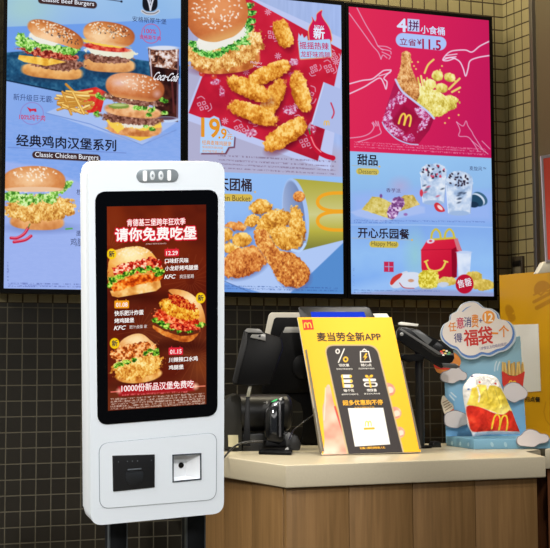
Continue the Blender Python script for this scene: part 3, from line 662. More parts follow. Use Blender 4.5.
# payment terminal on a pole
F6 = camframe(425, 345, 4.40, yaw=YAW)
pt = root('card_payment_terminal', onZ(421, 446, -.3), 'black card payment terminal angled on a pole, right of the yellow board', 'card terminal')
body = P(F6, 'terminal_body', [(396.6, 339), (396.4, 331.4), (399.8, 326.6), (417.6, 329.6), (434.6, 340.4), (440, 339.6), (452.8, 350), (454, 358.2), (452, 362), (441.4, 368.2), (435.4, 364.6), (412.4, 349.8)], -.03, .015, mat('terminal_black', (9, 9, 10), .3, spec=.35), pt, .004)
P(F6, 'side_bevel', [(398.6, 329.4), (401, 328.4), (438.6, 352.2), (452.6, 353.4), (452.6, 355.4), (437.6, 354.6)], .015, .018, mat('bevel_grey', (92, 92, 92), .3), body, .0008)
P(F6, 'terminal_screen', [(411, 330.6), (418.4, 330), (431.8, 340), (427.4, 345)], .015, .0175, mat('terminal_screen', (98, 100, 102), .12), body, .0006)
P(F6, 'card_reader_head', [(420, 345.6), (431.4, 347), (437, 341.6), (446, 349), (440, 357), (434, 356)], .013, .0165, mat('reader_black', (26, 26, 27), .25), body, .001)
kc_ = [(226, 70, 50), (236, 160, 60), (240, 236, 226), (120, 180, 110), (230, 120, 120), (240, 220, 120), (90, 160, 130), (236, 236, 232)]
for i, (x, y) in enumerate(((440.6, 351.4), (443, 350.4), (445.8, 351), (448.6, 352.6), (441.6, 353.2), (444.6, 353.4), (447.6, 354.2), (442.6, 355))):
    P(F6, 'key', [(x - 1.3, y - .6), (x + .9, y - .8), (x + 1.4, y + .6), (x - .8, y + .8)], .0165, .0186, mat('key_colour', kc_[i], .5), body, 0)
P(F6, 'lower_flap', [(441, 363), (453.8, 363.4), (459.2, 366.6), (455.6, 368.6), (443, 367.6)], -.01, .022, mat('flap_grey', (66, 66, 66), .3), pt, .001)
P(F6, 'paper_roll_cover', [(398.8, 322.6), (401, 322), (418, 324.2), (417.4, 326.4), (399.4, 324.9)], -.03, .014, mat('cover_white', (236, 234, 226), .4), pt, .0006, label='white cover strip')
P(F6, 'side_screw', [(401.2 + 1.9 * math.cos(k * .52), 334.3 + 1.9 * math.sin(k * .52)) for k in range(12)], .015, .019, mat('screw_silver', (176, 176, 172), .25, .5), body, .0006)
P(F6, 'clamp', [(400.6, 356.4), (404, 354.4), (413, 355), (418.4, 353.4), (424, 357), (423, 361), (414, 360.4), (409, 362.6), (402, 359.6)], -.02, .016, BLK, pt, .002)
pp = onZ(420.4, 448, -.3); tp = onY(420, 352, float(pp[1]))
tube('pole', [(pp[0], pp[1], -.2995), (pp[0], pp[1], -.2), (pp[0], pp[1], float(tp[2]))], .0145, mat('pole_black', (24, 24, 24), .35), pt, 16)
prism('pole_foot', CF, circ(pp[0], pp[1], .04, 24), -.2996, -.292, BLK, pt, .002)
cp = onZ(434, 447.2, -.3); prism('cable_clip', Fr((cp[0], cp[1], -.3), (1, 0, 0), (0, 0, 1)), [(-.018, 0), (.018, 0), (.016, .014), (.01, .021), (-.009, .02), (-.015, .012)], -.01, .02, mat('clip_black', (14, 14, 14), .3), pt, .002)
# ---------------- cardboard promotion display ----------------
b0 = onZ(446.4, 445.8, -.3); bfc = onZ(474.3, 449.4, -.3)
DF = Fr(b0, (.963, -.269, 0), (0, 0, 1))           # plane of the back card
disp = root('promotion_display', DF.p(.12, 0, .05), 'light blue cardboard display with a white cloud sign, right of the card terminal', 'display stand')
BLU = mat('card_blue', (134, 186, 222), .5)
cvb = Cv(DF, *DF.at(443, 440), *DF.at(528, 330), 250, 330, (134, 186, 222))
cvb.grad([(150, 190, 205), (134, 186, 222), (120, 178, 226)], y0=350, y1=440)
for L in ([(449, 372), (453, 377)], [(455, 372.5), (458.5, 375)], [(449.6, 395), (454, 400)], [(451, 392.6), (456, 397)], [(496.5, 361.5), (495, 366), (494.6, 371)], [(499.6, 362), (498, 366), (497.4, 370)]): cvb.line(L, 1.1, (214, 226, 232), smooth=len(L) > 2)
OUT = [(444.4, 352), (520, 336), (524.2, 404), (526.4, 441), (446.3, 443)]
P0 = np.array(OUT); ins = np.zeros(len(cvb.X), bool)
for k in range(len(P0)):
    (ax, ay), (bx, by) = P0[k - 1], P0[k]; ins ^= ((ay > cvb.Y) != (by > cvb.Y)) & (cvb.X < (bx - ax) * (cvb.Y - ay) / (by - ay + 1e-9) + ax)
bk, _ = cvb.build('back_card', PRINT, disp, off=.0005, keep=ins)
P(DF, 'card_core', OUT, -.005, 0, BLU, disp, 0)
Dd = float(np.linalg.norm(np.array(bfc[:2]) - np.array(b0[:2])))
fr_b = Fr(bfc, (.963, -.269, 0), (0, 0, 1)); hgt = fr_b.at(474.3, 439.4)[1]
aR = DF.at(541, 447)[0]
e1 = (aR, 0)
ptsb = [b0[:2], bfc[:2], fr_b.p(.26, 0, 0)[:2], DF.p(.28, 0, 0)[:2]]
tray = prism('tray', CF, [tuple(map(float, q)) for q in ptsb], -.2995, -.2995 + hgt, mat('tray_blue', (112, 160, 188), .5), disp, .001)
MK = mat('tray_print_pale', (150, 188, 206), .5)
for x in (492, 505.5, 519): 
    for yy, rx_, ry_ in ((444.5, 1.6, 2.6), (443.2, .7, .7)):
        q = [(x + rx_ * math.cos(k * .52) + ry_ * .2 * math.sin(k * .52), yy + ry_ * math.sin(k * .52)) for k in range(12)]
        if rx_ > 1: P(fr_b, 'tray_print', q, .0006, .001, MK, tray, 0)
SFm = Fr(b0, np.array(bfc) - np.array(b0), (0, 0, 1))
for x in (452.4, 460.4, 468.6):
    P(SFm, 'tray_print', [(x + 1.1 * math.cos(k * .52), 442.6 + (x - 446) * .08 + 2.1 * math.sin(k * .52)) for k in range(12)], .0006, .001, MK, tray, 0)
CLOUD = [(x / 6.11 + 430, y / 6.11 + 300) for x, y in ((65, 222), (68, 185), (85, 150), (118, 128), (125, 92), (165, 68), (192, 28), (240, 8), (290, 12), (332, 46), (380, 54), (420, 84), (432, 118), (482, 130), (515, 165), (528, 215), (512, 265), (468, 308), (420, 322), (370, 346), (322, 340), (280, 360), (232, 362), (192, 342), (165, 308), (122, 290), (82, 258))]
CL2 = [(430 + (x - 430) * 1, y) for x, y in CLOUD]
cm = np.mean(CLOUD, 0); IN = [(cm[0] + (x - cm[0]) * .925 - 1.0, cm[1] + (y - cm[1]) * .915 - 1.6) for x, y in CLOUD]
MID = [(cm[0] + (x - cm[0]) * .965 - .4, cm[1] + (y - cm[1]) * .96 - .5) for x, y in CLOUD]
CD = Fr(DF.p(0, 0, .02), DF.u, DF.v)
cs = P(CD, 'cloud_sign', CLOUD, -.006, 0, mat('cloud_rim_cream', (196, 206, 214), .5), disp, 0, True, label='white cloud-shaped header with blue shading and coloured lettering')
P(CD, 'cloud_shadow', MID, .0002, .0006, mat('cloud_blue', (96, 134, 196), .5), cs, 0, True)
P(CD, 'cloud_face', IN, .0008, .0014, mat('cloud_cream', (232, 222, 214), .5), cs, 0, True)
tD = lambda s, x0, x1, yt, yb, c, bold=.0, rot=0, nm='lettering': tx(CD, s, x0, x1, yt, yb, c, cs, nm, bold, .0019, False, rot=rot)
OR, PK, PU, RD = (232, 140, 40), (206, 66, 96), (86, 78, 130), (206, 52, 44)
tD('任', 448.2, 456, 322.5, 331.5, OR, .014, .05); tD('意', 456.4, 463.8, 317.6, 328.6, PK, .014, .05); tD('消', 464, 471, 317, 327, PU, .014); tD('费', 471.4, 478.2, 314.5, 327.4, OR, .014); tD('+', 478.8, 482.4, 318.6, 322.6, PU, .02)
P(CD, 'price_disc', [(488.4 + 6.3 * math.cos(k * .314), 317.2 + 6.6 * math.sin(k * .314)) for k in range(20)], .0015, .0018, mat('disc_orange', (240, 156, 60), .5), cs, 0)
tx(CD, '12', 484.6, 492.6, 313.6, 321.2, (250, 240, 225), cs, 'price_lettering', .04, .0024, False)
tD('得', 453.8, 462, 333.6, 342.6, PU, .014, .05); tD('福', 463.8, 477.6, 330, 346, RD, .022, .05, 'heading_lettering'); tD('袋', 478, 492.2, 327, 344.4, RD, .022, .05, 'heading_lettering'); tD('一', 491.6, 498, 332.2, 334, OR, .02, -.05); tD('个', 498.6, 508.6, 325.4, 337, OR, .02, .0)
tD('（详情见活动规则细则）', 479.5, 507.5, 347.2, 350.6, (110, 96, 150), .0, .18)
P(CD, 'cloud_highlight', [(461.5, 311.6), (466, 307.6), (472, 305.6), (466.6, 308.6), (462.6, 312)], .0015, .0018, mat('hl_blue', (130, 160, 205), .5), cs, 0)
def cloudlet(L, c, dz=.0, name='small_cloud'):
    f_ = Fr(DF.p(0, 0, c), DF.u, DF.v); o = P(f_, name, L, -.004, 0, mat('cloudlet_rim', (130, 130, 140), .6), disp, 0, True)
    m_ = np.mean(L, 0); P(f_, 'cloud_face', [(m_[0] + (x - m_[0]) * .95, m_[1] + (y - m_[1]) * .93) for x, y in L], .0002, .0008, mat('cloudlet_grey', (216, 208, 208), .55), o, 0, True)
s6 = lambda L: [(x / 5.48 + 430, y / 5.48 + 360) for x, y in L]
cloudlet(s6([(56, 95), (66, 68), (95, 58), (125, 40), (160, 42), (178, 60), (200, 72), (204, 95), (188, 112), (160, 112), (130, 128), (95, 126), (65, 115)]), .014)
cloudlet(s6([(78, 330), (82, 298), (108, 282), (140, 274), (172, 284), (198, 296), (215, 320), (205, 352), (178, 362), (150, 374), (115, 372), (85, 358)]), .014)
cloudlet(s6([(400, 165), (412, 140), (445, 122), (480, 125), (505, 142), (530, 165), (535, 190), (520, 212), (490, 222), (462, 236), (430, 222), (408, 200)]), .016)
cloudlet(s6([(474, 452), (478, 424), (500, 410), (520, 388), (550, 378), (585, 388), (605, 402), (640, 408), (656, 430), (640, 452), (600, 460), (570, 478), (520, 474), (490, 470)]), Dd + .008, name='tray_cloud')
# flat cut-outs pinned to the card
CG = Fr(DF.p(0, 0, .009), DF.u, DF.v)
burger = P(CG, 'burger_cutout', s6([(20, 8), (30, -22), (70, -42), (120, -44), (158, -20), (168, 20), (130, 62), (70, 75), (35, 60)]), -.004, 0, mat('burger_bun_print', (222, 138, 58), .5), disp, 0, True)
P(CG, 'tomato_layer', s6([(24, 26), (70, 36), (120, 36), (158, 34), (156, 46), (110, 52), (60, 52), (28, 42)]), .0002, .0006, mat('tomato_print', (206, 48, 34), .5), burger, 0, True)
P(CG, 'sauce_layer', s6([(40, 20), (90, 26), (140, 22), (150, 32), (90, 36), (36, 28)]), .0008, .0012, mat('sauce_print', (236, 220, 190), .5), burger, 0, True)
cone = P(CG, 'ice_cream_cutout', s6([(65, 210), (72, 196), (82, 200), (100, 222), (122, 240), (130, 262), (112, 282), (88, 300), (78, 290), (68, 255), (62, 235)]), -.003, 0, mat('ice_cream_print', (232, 218, 194), .5), disp, 0, True)
for k in range(4): P(CG, 'swirl_line', s6([(68 + k * 5, 232 + k * 14), (98 + k * 7, 218 + k * 11), (100 + k * 7, 222 + k * 11), (70 + k * 5, 237 + k * 14)]), .0002, .0006, mat('swirl_brown', (160, 136, 110), .5), cone, 0)
P(CG, 'wafer_cone', s6([(88, 296), (128, 266), (134, 276), (94, 306)]), .0002, .0008, mat('wafer_print', (206, 98, 40), .5), cone, 0)
FG = Fr(DF.p(0, 0, .0105), DF.u, DF.v)
fc = root  # keep name table short
fries = P(FG, 'fries_cutout', s6([(395, 62), (408, 58), (430, 84), (470, 88), (500, 72), (512, 58), (520, 66), (508, 150), (490, 170), (410, 160), (398, 130)]), -.004, 0, mat('fries_box_red', (206, 50, 34), .5), disp, 0)
rr_ = random.Random(3)
for k in range(13):
    x = 398 + k * 9.6; top_ = 6 + rr_.random() * 22 - (8 if 3 < k < 10 else 0); dx = (rr_.random() - .5) * 14; bot = 62 + 24 * math.sin(math.pi * min(1, max(0, (x - 400) / 115)))
    P(FG, 'fry', s6([(x - 4 + dx, top_), (x + 5 + dx, top_ - 2), (x + 5, bot), (x - 4, bot)]), -.002 + .0002 * (k % 3), .0004 + .0003 * (k % 3), mat('fry_print' + str(k % 2), ((222, 186, 108), (196, 152, 76))[k % 2], .5), fries, 0)
a, b = FG.at(512.2, 383); arch_mesh('arches_logo', FG, a, b - .004, .026, .022, .004, (240, 190, 60), fries, .002, a_rot=-.15)
# ---------------- the printed cloth bag ----------------
BF = Fr(fr_b.p(0, 0, -.035), fr_b.u, fr_b.v - fr_b.n * .10)
BAG = smooth_loop([(462.5, 389.5), (464, 384.5), (468, 379), (472, 374.6), (478, 373.6), (486.6, 374.4), (492, 375.2), (497, 378), (500, 383), (503, 390), (507.5, 401), (512, 411), (516, 422), (519.6, 431.5), (518.4, 434.2), (505, 434.4), (490, 434.6), (478, 436), (473, 437), (471.4, 433), (467.6, 425), (465.6, 412), (463.4, 400)], 4)
cvg = Cv(BF, *BF.at(458, 440.5), *BF.at(524, 369), 240, 260, (228, 224, 220))
YC = [(216, 190, 56), (246, 226, 104), (252, 242, 150)]
fold = T_n([(206, 204, 206), (232, 230, 228), (248, 246, 244)], .12, 1.6, 8)
cvg.poly([(455, 365), (530, 365), (530, 445), (455, 445)], 0, tex=fold)
fr_id = cvg.pid('fries_print'); rd_id = cvg.pid('red_print')
cvg.poly([(466, 405), (469, 395), (470.5, 388.4), (474, 388), (476, 384.8), (484.6, 385.6), (485.4, 391), (488, 386), (494, 386), (500, 388.6), (505, 396), (512, 411), (508, 416), (496, 414), (482, 408.6)], 0, fr_id, tex=T_n(YC, .1, 1.6, 3), soft=1)
cvg.line([(475.6, 388), (477.6, 396), (477, 402)], 1.6, (240, 238, 232), fr_id, smooth=True); cvg.line([(484.6, 390), (486.4, 400)], 1.3, (206, 186, 70), fr_id); cvg.line([(494, 391), (498, 404)], 1.0, (206, 186, 70), fr_id)
cvg.poly(smooth_loop([(466, 407), (474, 406.6), (482, 409), (492, 413.5), (502, 415), (512, 411.5), (524, 440), (521, 432.5), (512, 431.5), (498, 431), (484, 431.4), (472, 431.6), (468, 421)], 3), 0, rd_id, tex=T_n([(188, 36, 24), (224, 54, 34), (240, 84, 56)], .1, 1.7, 5), soft=1)
cvg.arches(498.6, 422.5, 15.5, 14.5, (240, 206, 60), 1.7, rot=6, pid=rd_id)
for x, y, c in ((467.4, 389.6, (90, 120, 180)), (478, 382.6, (206, 60, 50)), (494.2, 384, (206, 60, 50)), (471.6, 376.4, (60, 60, 110))): cvg.ell(x, y, 1.1, .9, c)
for L in ([(473, 376), (474.6, 380), (475, 385)], [(478, 375), (481, 381)], [(486, 376), (489.6, 379), (494, 380.6)], [(481, 378), (486, 380), (490, 385)]): cvg.line(L, .8, (176, 172, 174), smooth=True, op=.7)
cvg.poly([(471, 432.4), (500, 431.8), (520, 432.6), (519, 436), (488, 436), (472, 438)], (206, 214, 232), op=.8)
Pg = np.array(BAG); insb = np.zeros(len(cvg.X), bool); dmin = np.full(len(cvg.X), 1e9)
for k in range(len(Pg)):
    (ax, ay), (bx, by) = Pg[k - 1], Pg[k]; ex, ey = bx - ax, by - ay; Lh = ex * ex + ey * ey + 1e-9
    t = np.clip(((cvg.X - ax) * ex + (cvg.Y - ay) * ey) / Lh, 0, 1); dmin = np.minimum(dmin, np.hypot(cvg.X - ax - t * ex, cvg.Y - ay - t * ey))
    insb ^= ((ay > cvg.Y) != (by > cvg.Y)) & (cvg.X < (bx - ax) * (cvg.Y - ay) / (by - ay + 1e-9) + ax)
dd = np.where(insb, dmin, 0)
dep = .023 * (1 - np.exp(-dd / 5.0)) + (fbm(cvg.X * .16, cvg.Y * .13, 21) - .5) * .010 * np.clip(dd / 4, 0, 1) + (fbm(cvg.X * .5, cvg.Y * .18, 4) - .5) * .004 * np.clip((392 - cvg.Y) / 14, 0, 1) * np.clip(dd / 2, 0, 1)
bag = root('gift_bag', BF.p(*BF.at(494, 436)), 'white cloth gift bag printed with red and yellow fries, propped upright in the blue display', 'bag')
kq = insb
bagb, _ = cvg.build('bag_front', CLOTH, bag, disp=dep, keep=kq)
# cells of the printed areas are limited to the bag's outline as well
for o in [bagb] + list(bagb.children):
    me = o.data; n = len(me.vertices); co = np.zeros(n * 3, 'f'); me.vertices.foreach_get('co', co); co = co.reshape(-1, 3) + np.array(wloc(o))
    xx, yy = proj(co - 0); ok = np.zeros(n, bool)
    i2 = np.zeros(n, bool)
    A = (co - BF.o) @ BF.u; Bq = (co - BF.o) @ BF.v; X2, Y2 = proj(BF.o + np.outer(A, BF.u) + np.outer(Bq, BF.v))
    for k in range(len(Pg)):
        (ax, ay), (bx, by) = Pg[k - 1], Pg[k]; i2 ^= ((ay > Y2) != (by > Y2)) & (X2 < (bx - ax) * (Y2 - ay) / (by - ay + 1e-9) + ax)
    bm = bmesh.new(); bm.from_mesh(me); bm.verts.ensure_lookup_table()
    bmesh.ops.delete(bm, geom=[v for v in bm.verts if not i2[v.index]], context='VERTS'); bm.to_mesh(me); bm.free()
# back half of the bag
bm = bmesh.new(); q = BF.pts(BAG); m_ = np.mean(q, 0); prev = None
for sc_, dz in ((.995, .001), (.97, -.007), (.88, -.014), (.6, -.019)):
    ring_ = [bm.verts.new(tuple(BF.p(m_[0] + (a - m_[0]) * sc_, m_[1] + (b - m_[1]) * sc_, dz))) for a, b in q]
    if prev:
        for i in range(len(q)): bm.faces.new([prev[i], prev[(i + 1) % len(q)], ring_[(i + 1) % len(q)], ring_[i]])
    prev = ring_
bm.faces.new(prev); link('bag_back', mesh_of(bm, True), mat('bag_cloth_white', (226, 223, 220), .85), bag)
nk = [BF.p(*BF.at(x, y), d) for x, y, d in ((473, 379, .026), (478, 377.5, .03), (485, 378, .03), (492, 379.5, .026))]
tube('drawstring', smooth_line(nk, 4), .0011, mat('string_grey', (196, 192, 190), .7), bag, 6)
# ---------------- the three wall menu screens ----------------
MY = 4.8957; BZ = mat('bezel_black', (5, 5, 6), .35, spec=.15)
def board(x0, x1, z0, z1, label):
    r_ = root('menu_screen', ((x0 + x1) / 2, MY + .03, z0 - .014), label, 'menu screen', 'menu screens on the tiled wall')
    fr = Fr((x0, MY, z0), (1, 0, 0), (0, 0, 1)); w, h = x1 - x0, z1 - z0
    holed('bezel', fr, [(-.0133, -.0155), (w + .0133, -.0155), (w + .0133, h + .0133), (-.0133, h + .0133)], [[(0, 0), (w, 0), (w, h), (0, h)]], -.02, .004, BZ, r_)
    prism('rear_casing', fr, [(-.0128, -.0145), (w + .0128, -.0145), (w + .0128, h + .0125), (-.0128, h + .0125)], -.078, -.0205, BZ, r_, .003)
    return r_, fr, w, h
def T(fr, par, s, x0, x1, yt, yb, c, name='lettering', bold=0.0, **k): return tx(fr, s, x0, x1, yt, yb, c, par, name, bold, .0006, True, **k)
def pill(cv, x0, x1, y0, y1, c, slope=.02, pid=None):
    h = (y1 - y0); cv.line([(x0 + h / 2, (y0 + y1) / 2), (x1 - h / 2, (y0 + y1) / 2 + slope * (x1 - x0))], h, c, pid)
BR = (66, 44, 44)
def lettuce(cv, pts, w, pid, seed=1, cols=LET):
    for k, (x, y) in enumerate(pts): cv.ell(x, y, w * (1 + .25 * ((k * 7) % 3 - 1)), w * .62, 0, rot=(k * 53) % 70 - 35, pid=pid, rough=w * .3, rs=.5, tex=T_n(cols, .42, 2.6, seed + k), seed=seed + k)

# ----- screen 1: beef and chicken burgers
r1, f1, w1, h1 = board(1.1757, 1.8030, .2345, 1.3085, 'left wall menu screen, blue, with beef and chicken burgers, fries and a cola')
cv = Cv(f1, 0, 0, w1, h1, 380, 660, (140, 175, 232))
i = np.arange(len(cv.X)); t = np.clip((cv.Y - 0) / 290, 0, 1)
cv.rgb[:] = ramp(t, [(150, 190, 232), (132, 168, 234), (132, 168, 236), (150, 178, 240)]) + ((fbm(cv.X * .02, cv.Y * .02, 5) - .5) * 22)[:, None] * np.array([1, .6, .1])
g_ = np.exp(-((cv.X - 24) ** 2 / 900 + (cv.Y - 8) ** 2 / 500))[:, None]; cv.rgb[:] = cv.rgb * (1 - .55 * g_) + np.array((172, 212, 190)) * .55 * g_
cv.poly([(0, 27), (96, 23), (182, 18), (182, 92), (0, 60)], (112, 158, 232), op=.7)
cv.poly([(0, 53), (62, 48), (180, 66), (180, 78), (108, 97), (58, 91), (0, 79)], 0, tex=T_n([(24, 62, 98), (34, 84, 122), (58, 112, 146)], .25, 1.8, 4), soft=1.2)
cv.line([(0, 79), (58, 91), (108, 97)], 1.4, (20, 44, 74))
cv.poly([(46, 112.5), (75, 100), (180, 84), (180, 120), (142, 145)], (168, 192, 240), soft=1); cv.line([(46, 113), (90, 124), (142, 145), (176, 130)], 1, (120, 150, 214))
cv.poly([(0, 160), (40, 166), (90, 186), (90, 292), (0, 292)], (156, 178, 238), op=.75, soft=2); cv.smudge(0, 182, 120, 290, (170, 190, 245), .18, 8, .2)
A = cv.pid('burger_picture'); B = cv.pid('burger_picture_middle'); C_ = cv.pid('double_burger_picture'); FRI = cv.pid('fries_picture'); CUP = cv.pid('cola_cup_picture'); CHK = cv.pid('chicken_burger_picture'); CHI = cv.pid('chilli_picture'); COW = cv.pid('emblem_picture')
SHD = (28, 48, 78)
# middle burger (right behind)
cv.ell(110, 71, 27, 4, SHD, op=.6, soft=4)
cv.ell(109, 65, 26, 7.2, 0, rot=3, pid=B, pw=3, tex=T_n([(190, 118, 62), (232, 172, 108), (246, 205, 150)], .12, .9, 2, shade=.6))
cv.ell(108, 57.5, 24, 5.8, 0, rot=3, pid=B, rough=1.6, tex=T_n(PAT, .5, 1.9, 3)); cv.ell(110, 51.5, 25.5, 5.2, (236, 236, 216), rot=5, pid=B, rough=1.8)
cv.ell(128, 54, 6, 5, (234, 226, 196), pid=B, rough=1); cv.ell(106, 47.6, 24, 3.6, 0, rot=7, pid=B, tex=T_n([(170, 30, 34), (214, 62, 50), (236, 120, 90)], .3, 2, 4)); cv.ell(104, 43.4, 23, 2.8, (244, 204, 84), rot=9, pid=B, rough=.8)
cv.ell(109, 34.5, 26, 12.5, 0, rot=9, pid=B, pw=2.3, tex=T_bun((168, 84, 46), (214, 138, 76), (248, 208, 160), -.35, .3, (236, 206, 160)), clip=lambda u, v, x, y: v < .82)
cv.seeds(108, 30, 21, 7, 70, (252, 240, 216), 8, .8, 4); cv.seeds(114, 32, 18, 6, 22, (60, 44, 50), 8, .7, 6)
# left burger
cv.ell(52, 78, 32, 4, SHD, op=.6, soft=4)
cv.ell(52, 71.5, 30.5, 7.2, 0, rot=5, pid=A, pw=3, tex=T_n([(190, 118, 58), (234, 172, 100), (246, 206, 150)], .12, .9, 2, shade=.6))
cv.ell(57, 63.5, 26, 7, 0, rot=5, pid=A, rough=1.8, tex=T_n(PAT, .5, 1.9, 5)); cv.poly([(19, 55), (50, 58), (66, 62), (46, 66), (36, 64), (24, 62), (18, 59)], 0, A, tex=T_n([(222, 158, 50), (246, 196, 78), (252, 220, 120)], .2, 1.5, 4))
cv.ell(50, 53.5, 29, 4.8, 0, rot=7, pid=A, rough=2.4, tex=T_n([(110, 28, 24), (180, 66, 48), (226, 130, 104)], .55, 3, 6))
lettuce(cv, [(20, 37), (25, 41), (31, 43), (38, 44), (45, 46), (52, 47), (60, 49), (67, 50), (74, 50), (30, 48), (22, 44)], 6.2, A, 3, [(58, 120, 40), (104, 178, 62), (160, 220, 100), (214, 244, 170)])
cv.ell(45, 38, 17, 6, (238, 236, 226), rot=14, pid=A, rough=1.2)
cv.ell(55.5, 34.5, 29.5, 11, 0, rot=21, pid=A, pw=2.2, tex=T_bun((170, 88, 44), (214, 136, 74), (250, 206, 160), -.2, .5, (240, 214, 176)), clip=lambda u, v, x, y: v < .72 - .2 * u)
cv.seeds(54, 30, 24, 6, 80, (252, 240, 218), 20, .8, 8); cv.seeds(62, 36, 20, 6, 26, (62, 46, 54), 20, .75, 9)
# fries
cv.poly([(72, 92), (96, 87), (106, 92), (101, 112), (88, 113)], 0, FRI, tex=T_n([(170, 26, 28), (214, 44, 40), (238, 90, 70)], .1, 1.5, 2))
rq = random.Random(12)
for k in range(34):
    x, y = 66 + rq.random() * 22, 92 + rq.random() * 18; a_ = math.radians(-25 + rq.random() * 95); L_ = 6 + rq.random() * 6; c = ((226, 170, 78), (246, 204, 112), (252, 226, 150), (206, 146, 58))[k % 4]
    cv.line([(x - L_ * math.cos(a_), y - L_ * math.sin(a_)), (x + L_ * math.cos(a_), y + L_ * math.sin(a_))], 2.5, (178, 118, 44), FRI); cv.line([(x - L_ * math.cos(a_), y - L_ * math.sin(a_) - .3), (x + L_ * math.cos(a_), y + L_ * math.sin(a_) - .3)], 1.7, c, FRI)
cv.line([(99, 93), (97, 103), (92, 111)], 2.8, (214, 40, 36), FRI, smooth=True)
# cola cup
cv.poly([(148, 48), (179, 50), (178, 122), (154, 119)], 0, CUP, tex=T_n([(26, 12, 16), (64, 30, 26), (96, 50, 36)], .12, 1.6, 3))
cv.poly([(148, 47), (179, 49), (178.5, 70), (149.6, 66)], 0, CUP, tex=T_n([(60, 34, 30), (138, 84, 62), (196, 160, 142), (236, 226, 226)], .3, 2.6, 7), op=.95)
cv.ell(163.5, 48, 15.5, 2.4, (216, 222, 238), pid=CUP, op=.75); cv.line([(149.5, 50), (155, 118)], 1.4, (206, 196, 210), CUP, op=.8); cv.line([(178, 52), (177, 120)], 1.2, (120, 90, 110), CUP, op=.8)
cv.ell(166, 119.5, 13, 3, (196, 214, 244), pid=CUP); cv.ell(166, 118.4, 10, 1.6, (92, 66, 84), pid=CUP); cv.line([(172, 82), (174, 112)], 2.4, (96, 44, 44), CUP, op=.6)
# big double burger
cv.ell(134, 135, 27, 5, (150, 170, 222), op=.7, soft=4); cv.poly([(112, 126), (152, 137), (140, 141), (104, 128)], (240, 196, 70))
cv.ell(134.5, 127.5, 27, 8.8, 0, rot=4, pid=C_, pw=2.8, tex=T_n([(186, 108, 56), (228, 158, 98), (246, 200, 150)], .15, 1.5, 2, shade=.6))
cv.poly([(104, 118), (160, 120), (162, 127), (144, 131), (126, 127), (118, 133), (110, 126)], (246, 206, 84), C_, rough=.8); cv.ell(136, 124, 16, 4, (236, 232, 220), pid=C_, rough=1.8)
lettuce(cv, [(146, 126), (152, 129), (164, 113), (98, 115), (96, 113)], 3.4, C_, 9)
cv.ell(131, 119, 31.5, 5.6, 0, rot=5, pid=C_, rough=1.6, tex=T_n(PAT, .5, 1.9, 7))
cv.ell(133, 111, 28.5, 6.4, 0, rot=6, pid=C_, pw=2.6, tex=T_n([(194, 122, 70), (234, 172, 116), (246, 206, 160)], .15, 1.5, 8, shade=.5))
cv.ell(120, 106, 10, 3, (126, 150, 66), pid=C_, rough=.8); cv.ell(119, 105, 8, 1.4, (186, 200, 130), pid=C_); cv.ell(140, 107, 8, 3, (240, 238, 230), pid=C_, rough=1.4)
lettuce(cv, [(98, 95), (102, 98), (138, 108), (145, 108), (152, 110), (163, 100), (149, 115)], 4, C_, 14)
cv.ell(131, 99.5, 30, 5.2, 0, rot=9, pid=C_, rough=1.6, tex=T_n(PAT, .5, 1.9, 12)); cv.seeds(120, 97, 16, 3, 16, (240, 216, 180), 10, .9, 3)
cv.ell(135, 87.5, 29.5, 14.2, 0, rot=8, pid=C_, pw=2.3, tex=T_bun((160, 80, 44), (206, 122, 70), (238, 186, 150), -.35, -.3, (222, 160, 100)), clip=lambda u, v, x, y: v < .85)
cv.ell(119, 83, 6, 3, (226, 190, 190), pid=C_, op=.5, soft=3); cv.ell(157, 94, 4, 4, (226, 190, 190), pid=C_, op=.4, soft=3); cv.seeds(140, 84, 20, 9, 62, (248, 236, 220), 8, .75, 21)
# chicken burger
cv.ell(40, 228, 34, 5, (110, 128, 190), op=.6, soft=5)
cv.ell(37, 222, 27, 8, 0, rot=2, pid=CHK, pw=2.6, tex=T_n([(196, 120, 62), (232, 166, 104), (246, 204, 150)], .12, .9, 2, shade=.6))
cv.ell(40, 208.5, 37, 13.5, 0, rot=-2, pid=CHK, rough=3, tex=T_crust(4, [(176, 110, 44), (220, 158, 72), (246, 204, 118), (255, 236, 178)], .4))
cv.ell(33, 187.5, 31, 4.4, (240, 240, 232), rot=-2, pid=CHK, rough=1.5)
lettuce(cv, [(8, 196), (14, 194), (22, 197), (30, 198), (38, 199), (46, 198), (53, 195), (60, 190), (66, 185), (12, 199), (50, 200), (26, 202)], 6.4, CHK, 23, [(58, 120, 40), (110, 178, 62), (170, 220, 110), (220, 244, 180)])
cv.ell(34, 181.5, 31.5, 15.5, 0, rot=0, pid=CHK, pw=2.3, tex=T_bun((172, 88, 44), (216, 140, 80), (244, 198, 150), -.1, -.1, (230, 178, 128)), clip=lambda u, v, x, y: v < .62)
cv.ell(34, 189.4, 30, 2.6, (236, 196, 160), pid=CHK); cv.seeds(34, 174, 24, 7, 48, (255, 244, 226), 0, .95, 31)
for L_ in ([(28, 228), (24, 234), (17, 238), (11, 238)], [(31, 236), (25, 240), (14, 242)]): cv.line(L_, 3, (200, 34, 66), CHI, smooth=True); cv.line([(p[0], p[1] - .8) for p in L_], .8, (240, 130, 150), CHI, smooth=True)
cv.line([(28, 228), (30, 224)], 1, (70, 130, 50), CHI); cv.line([(66, 229), (72, 228.5)], 1.6, (90, 170, 80))
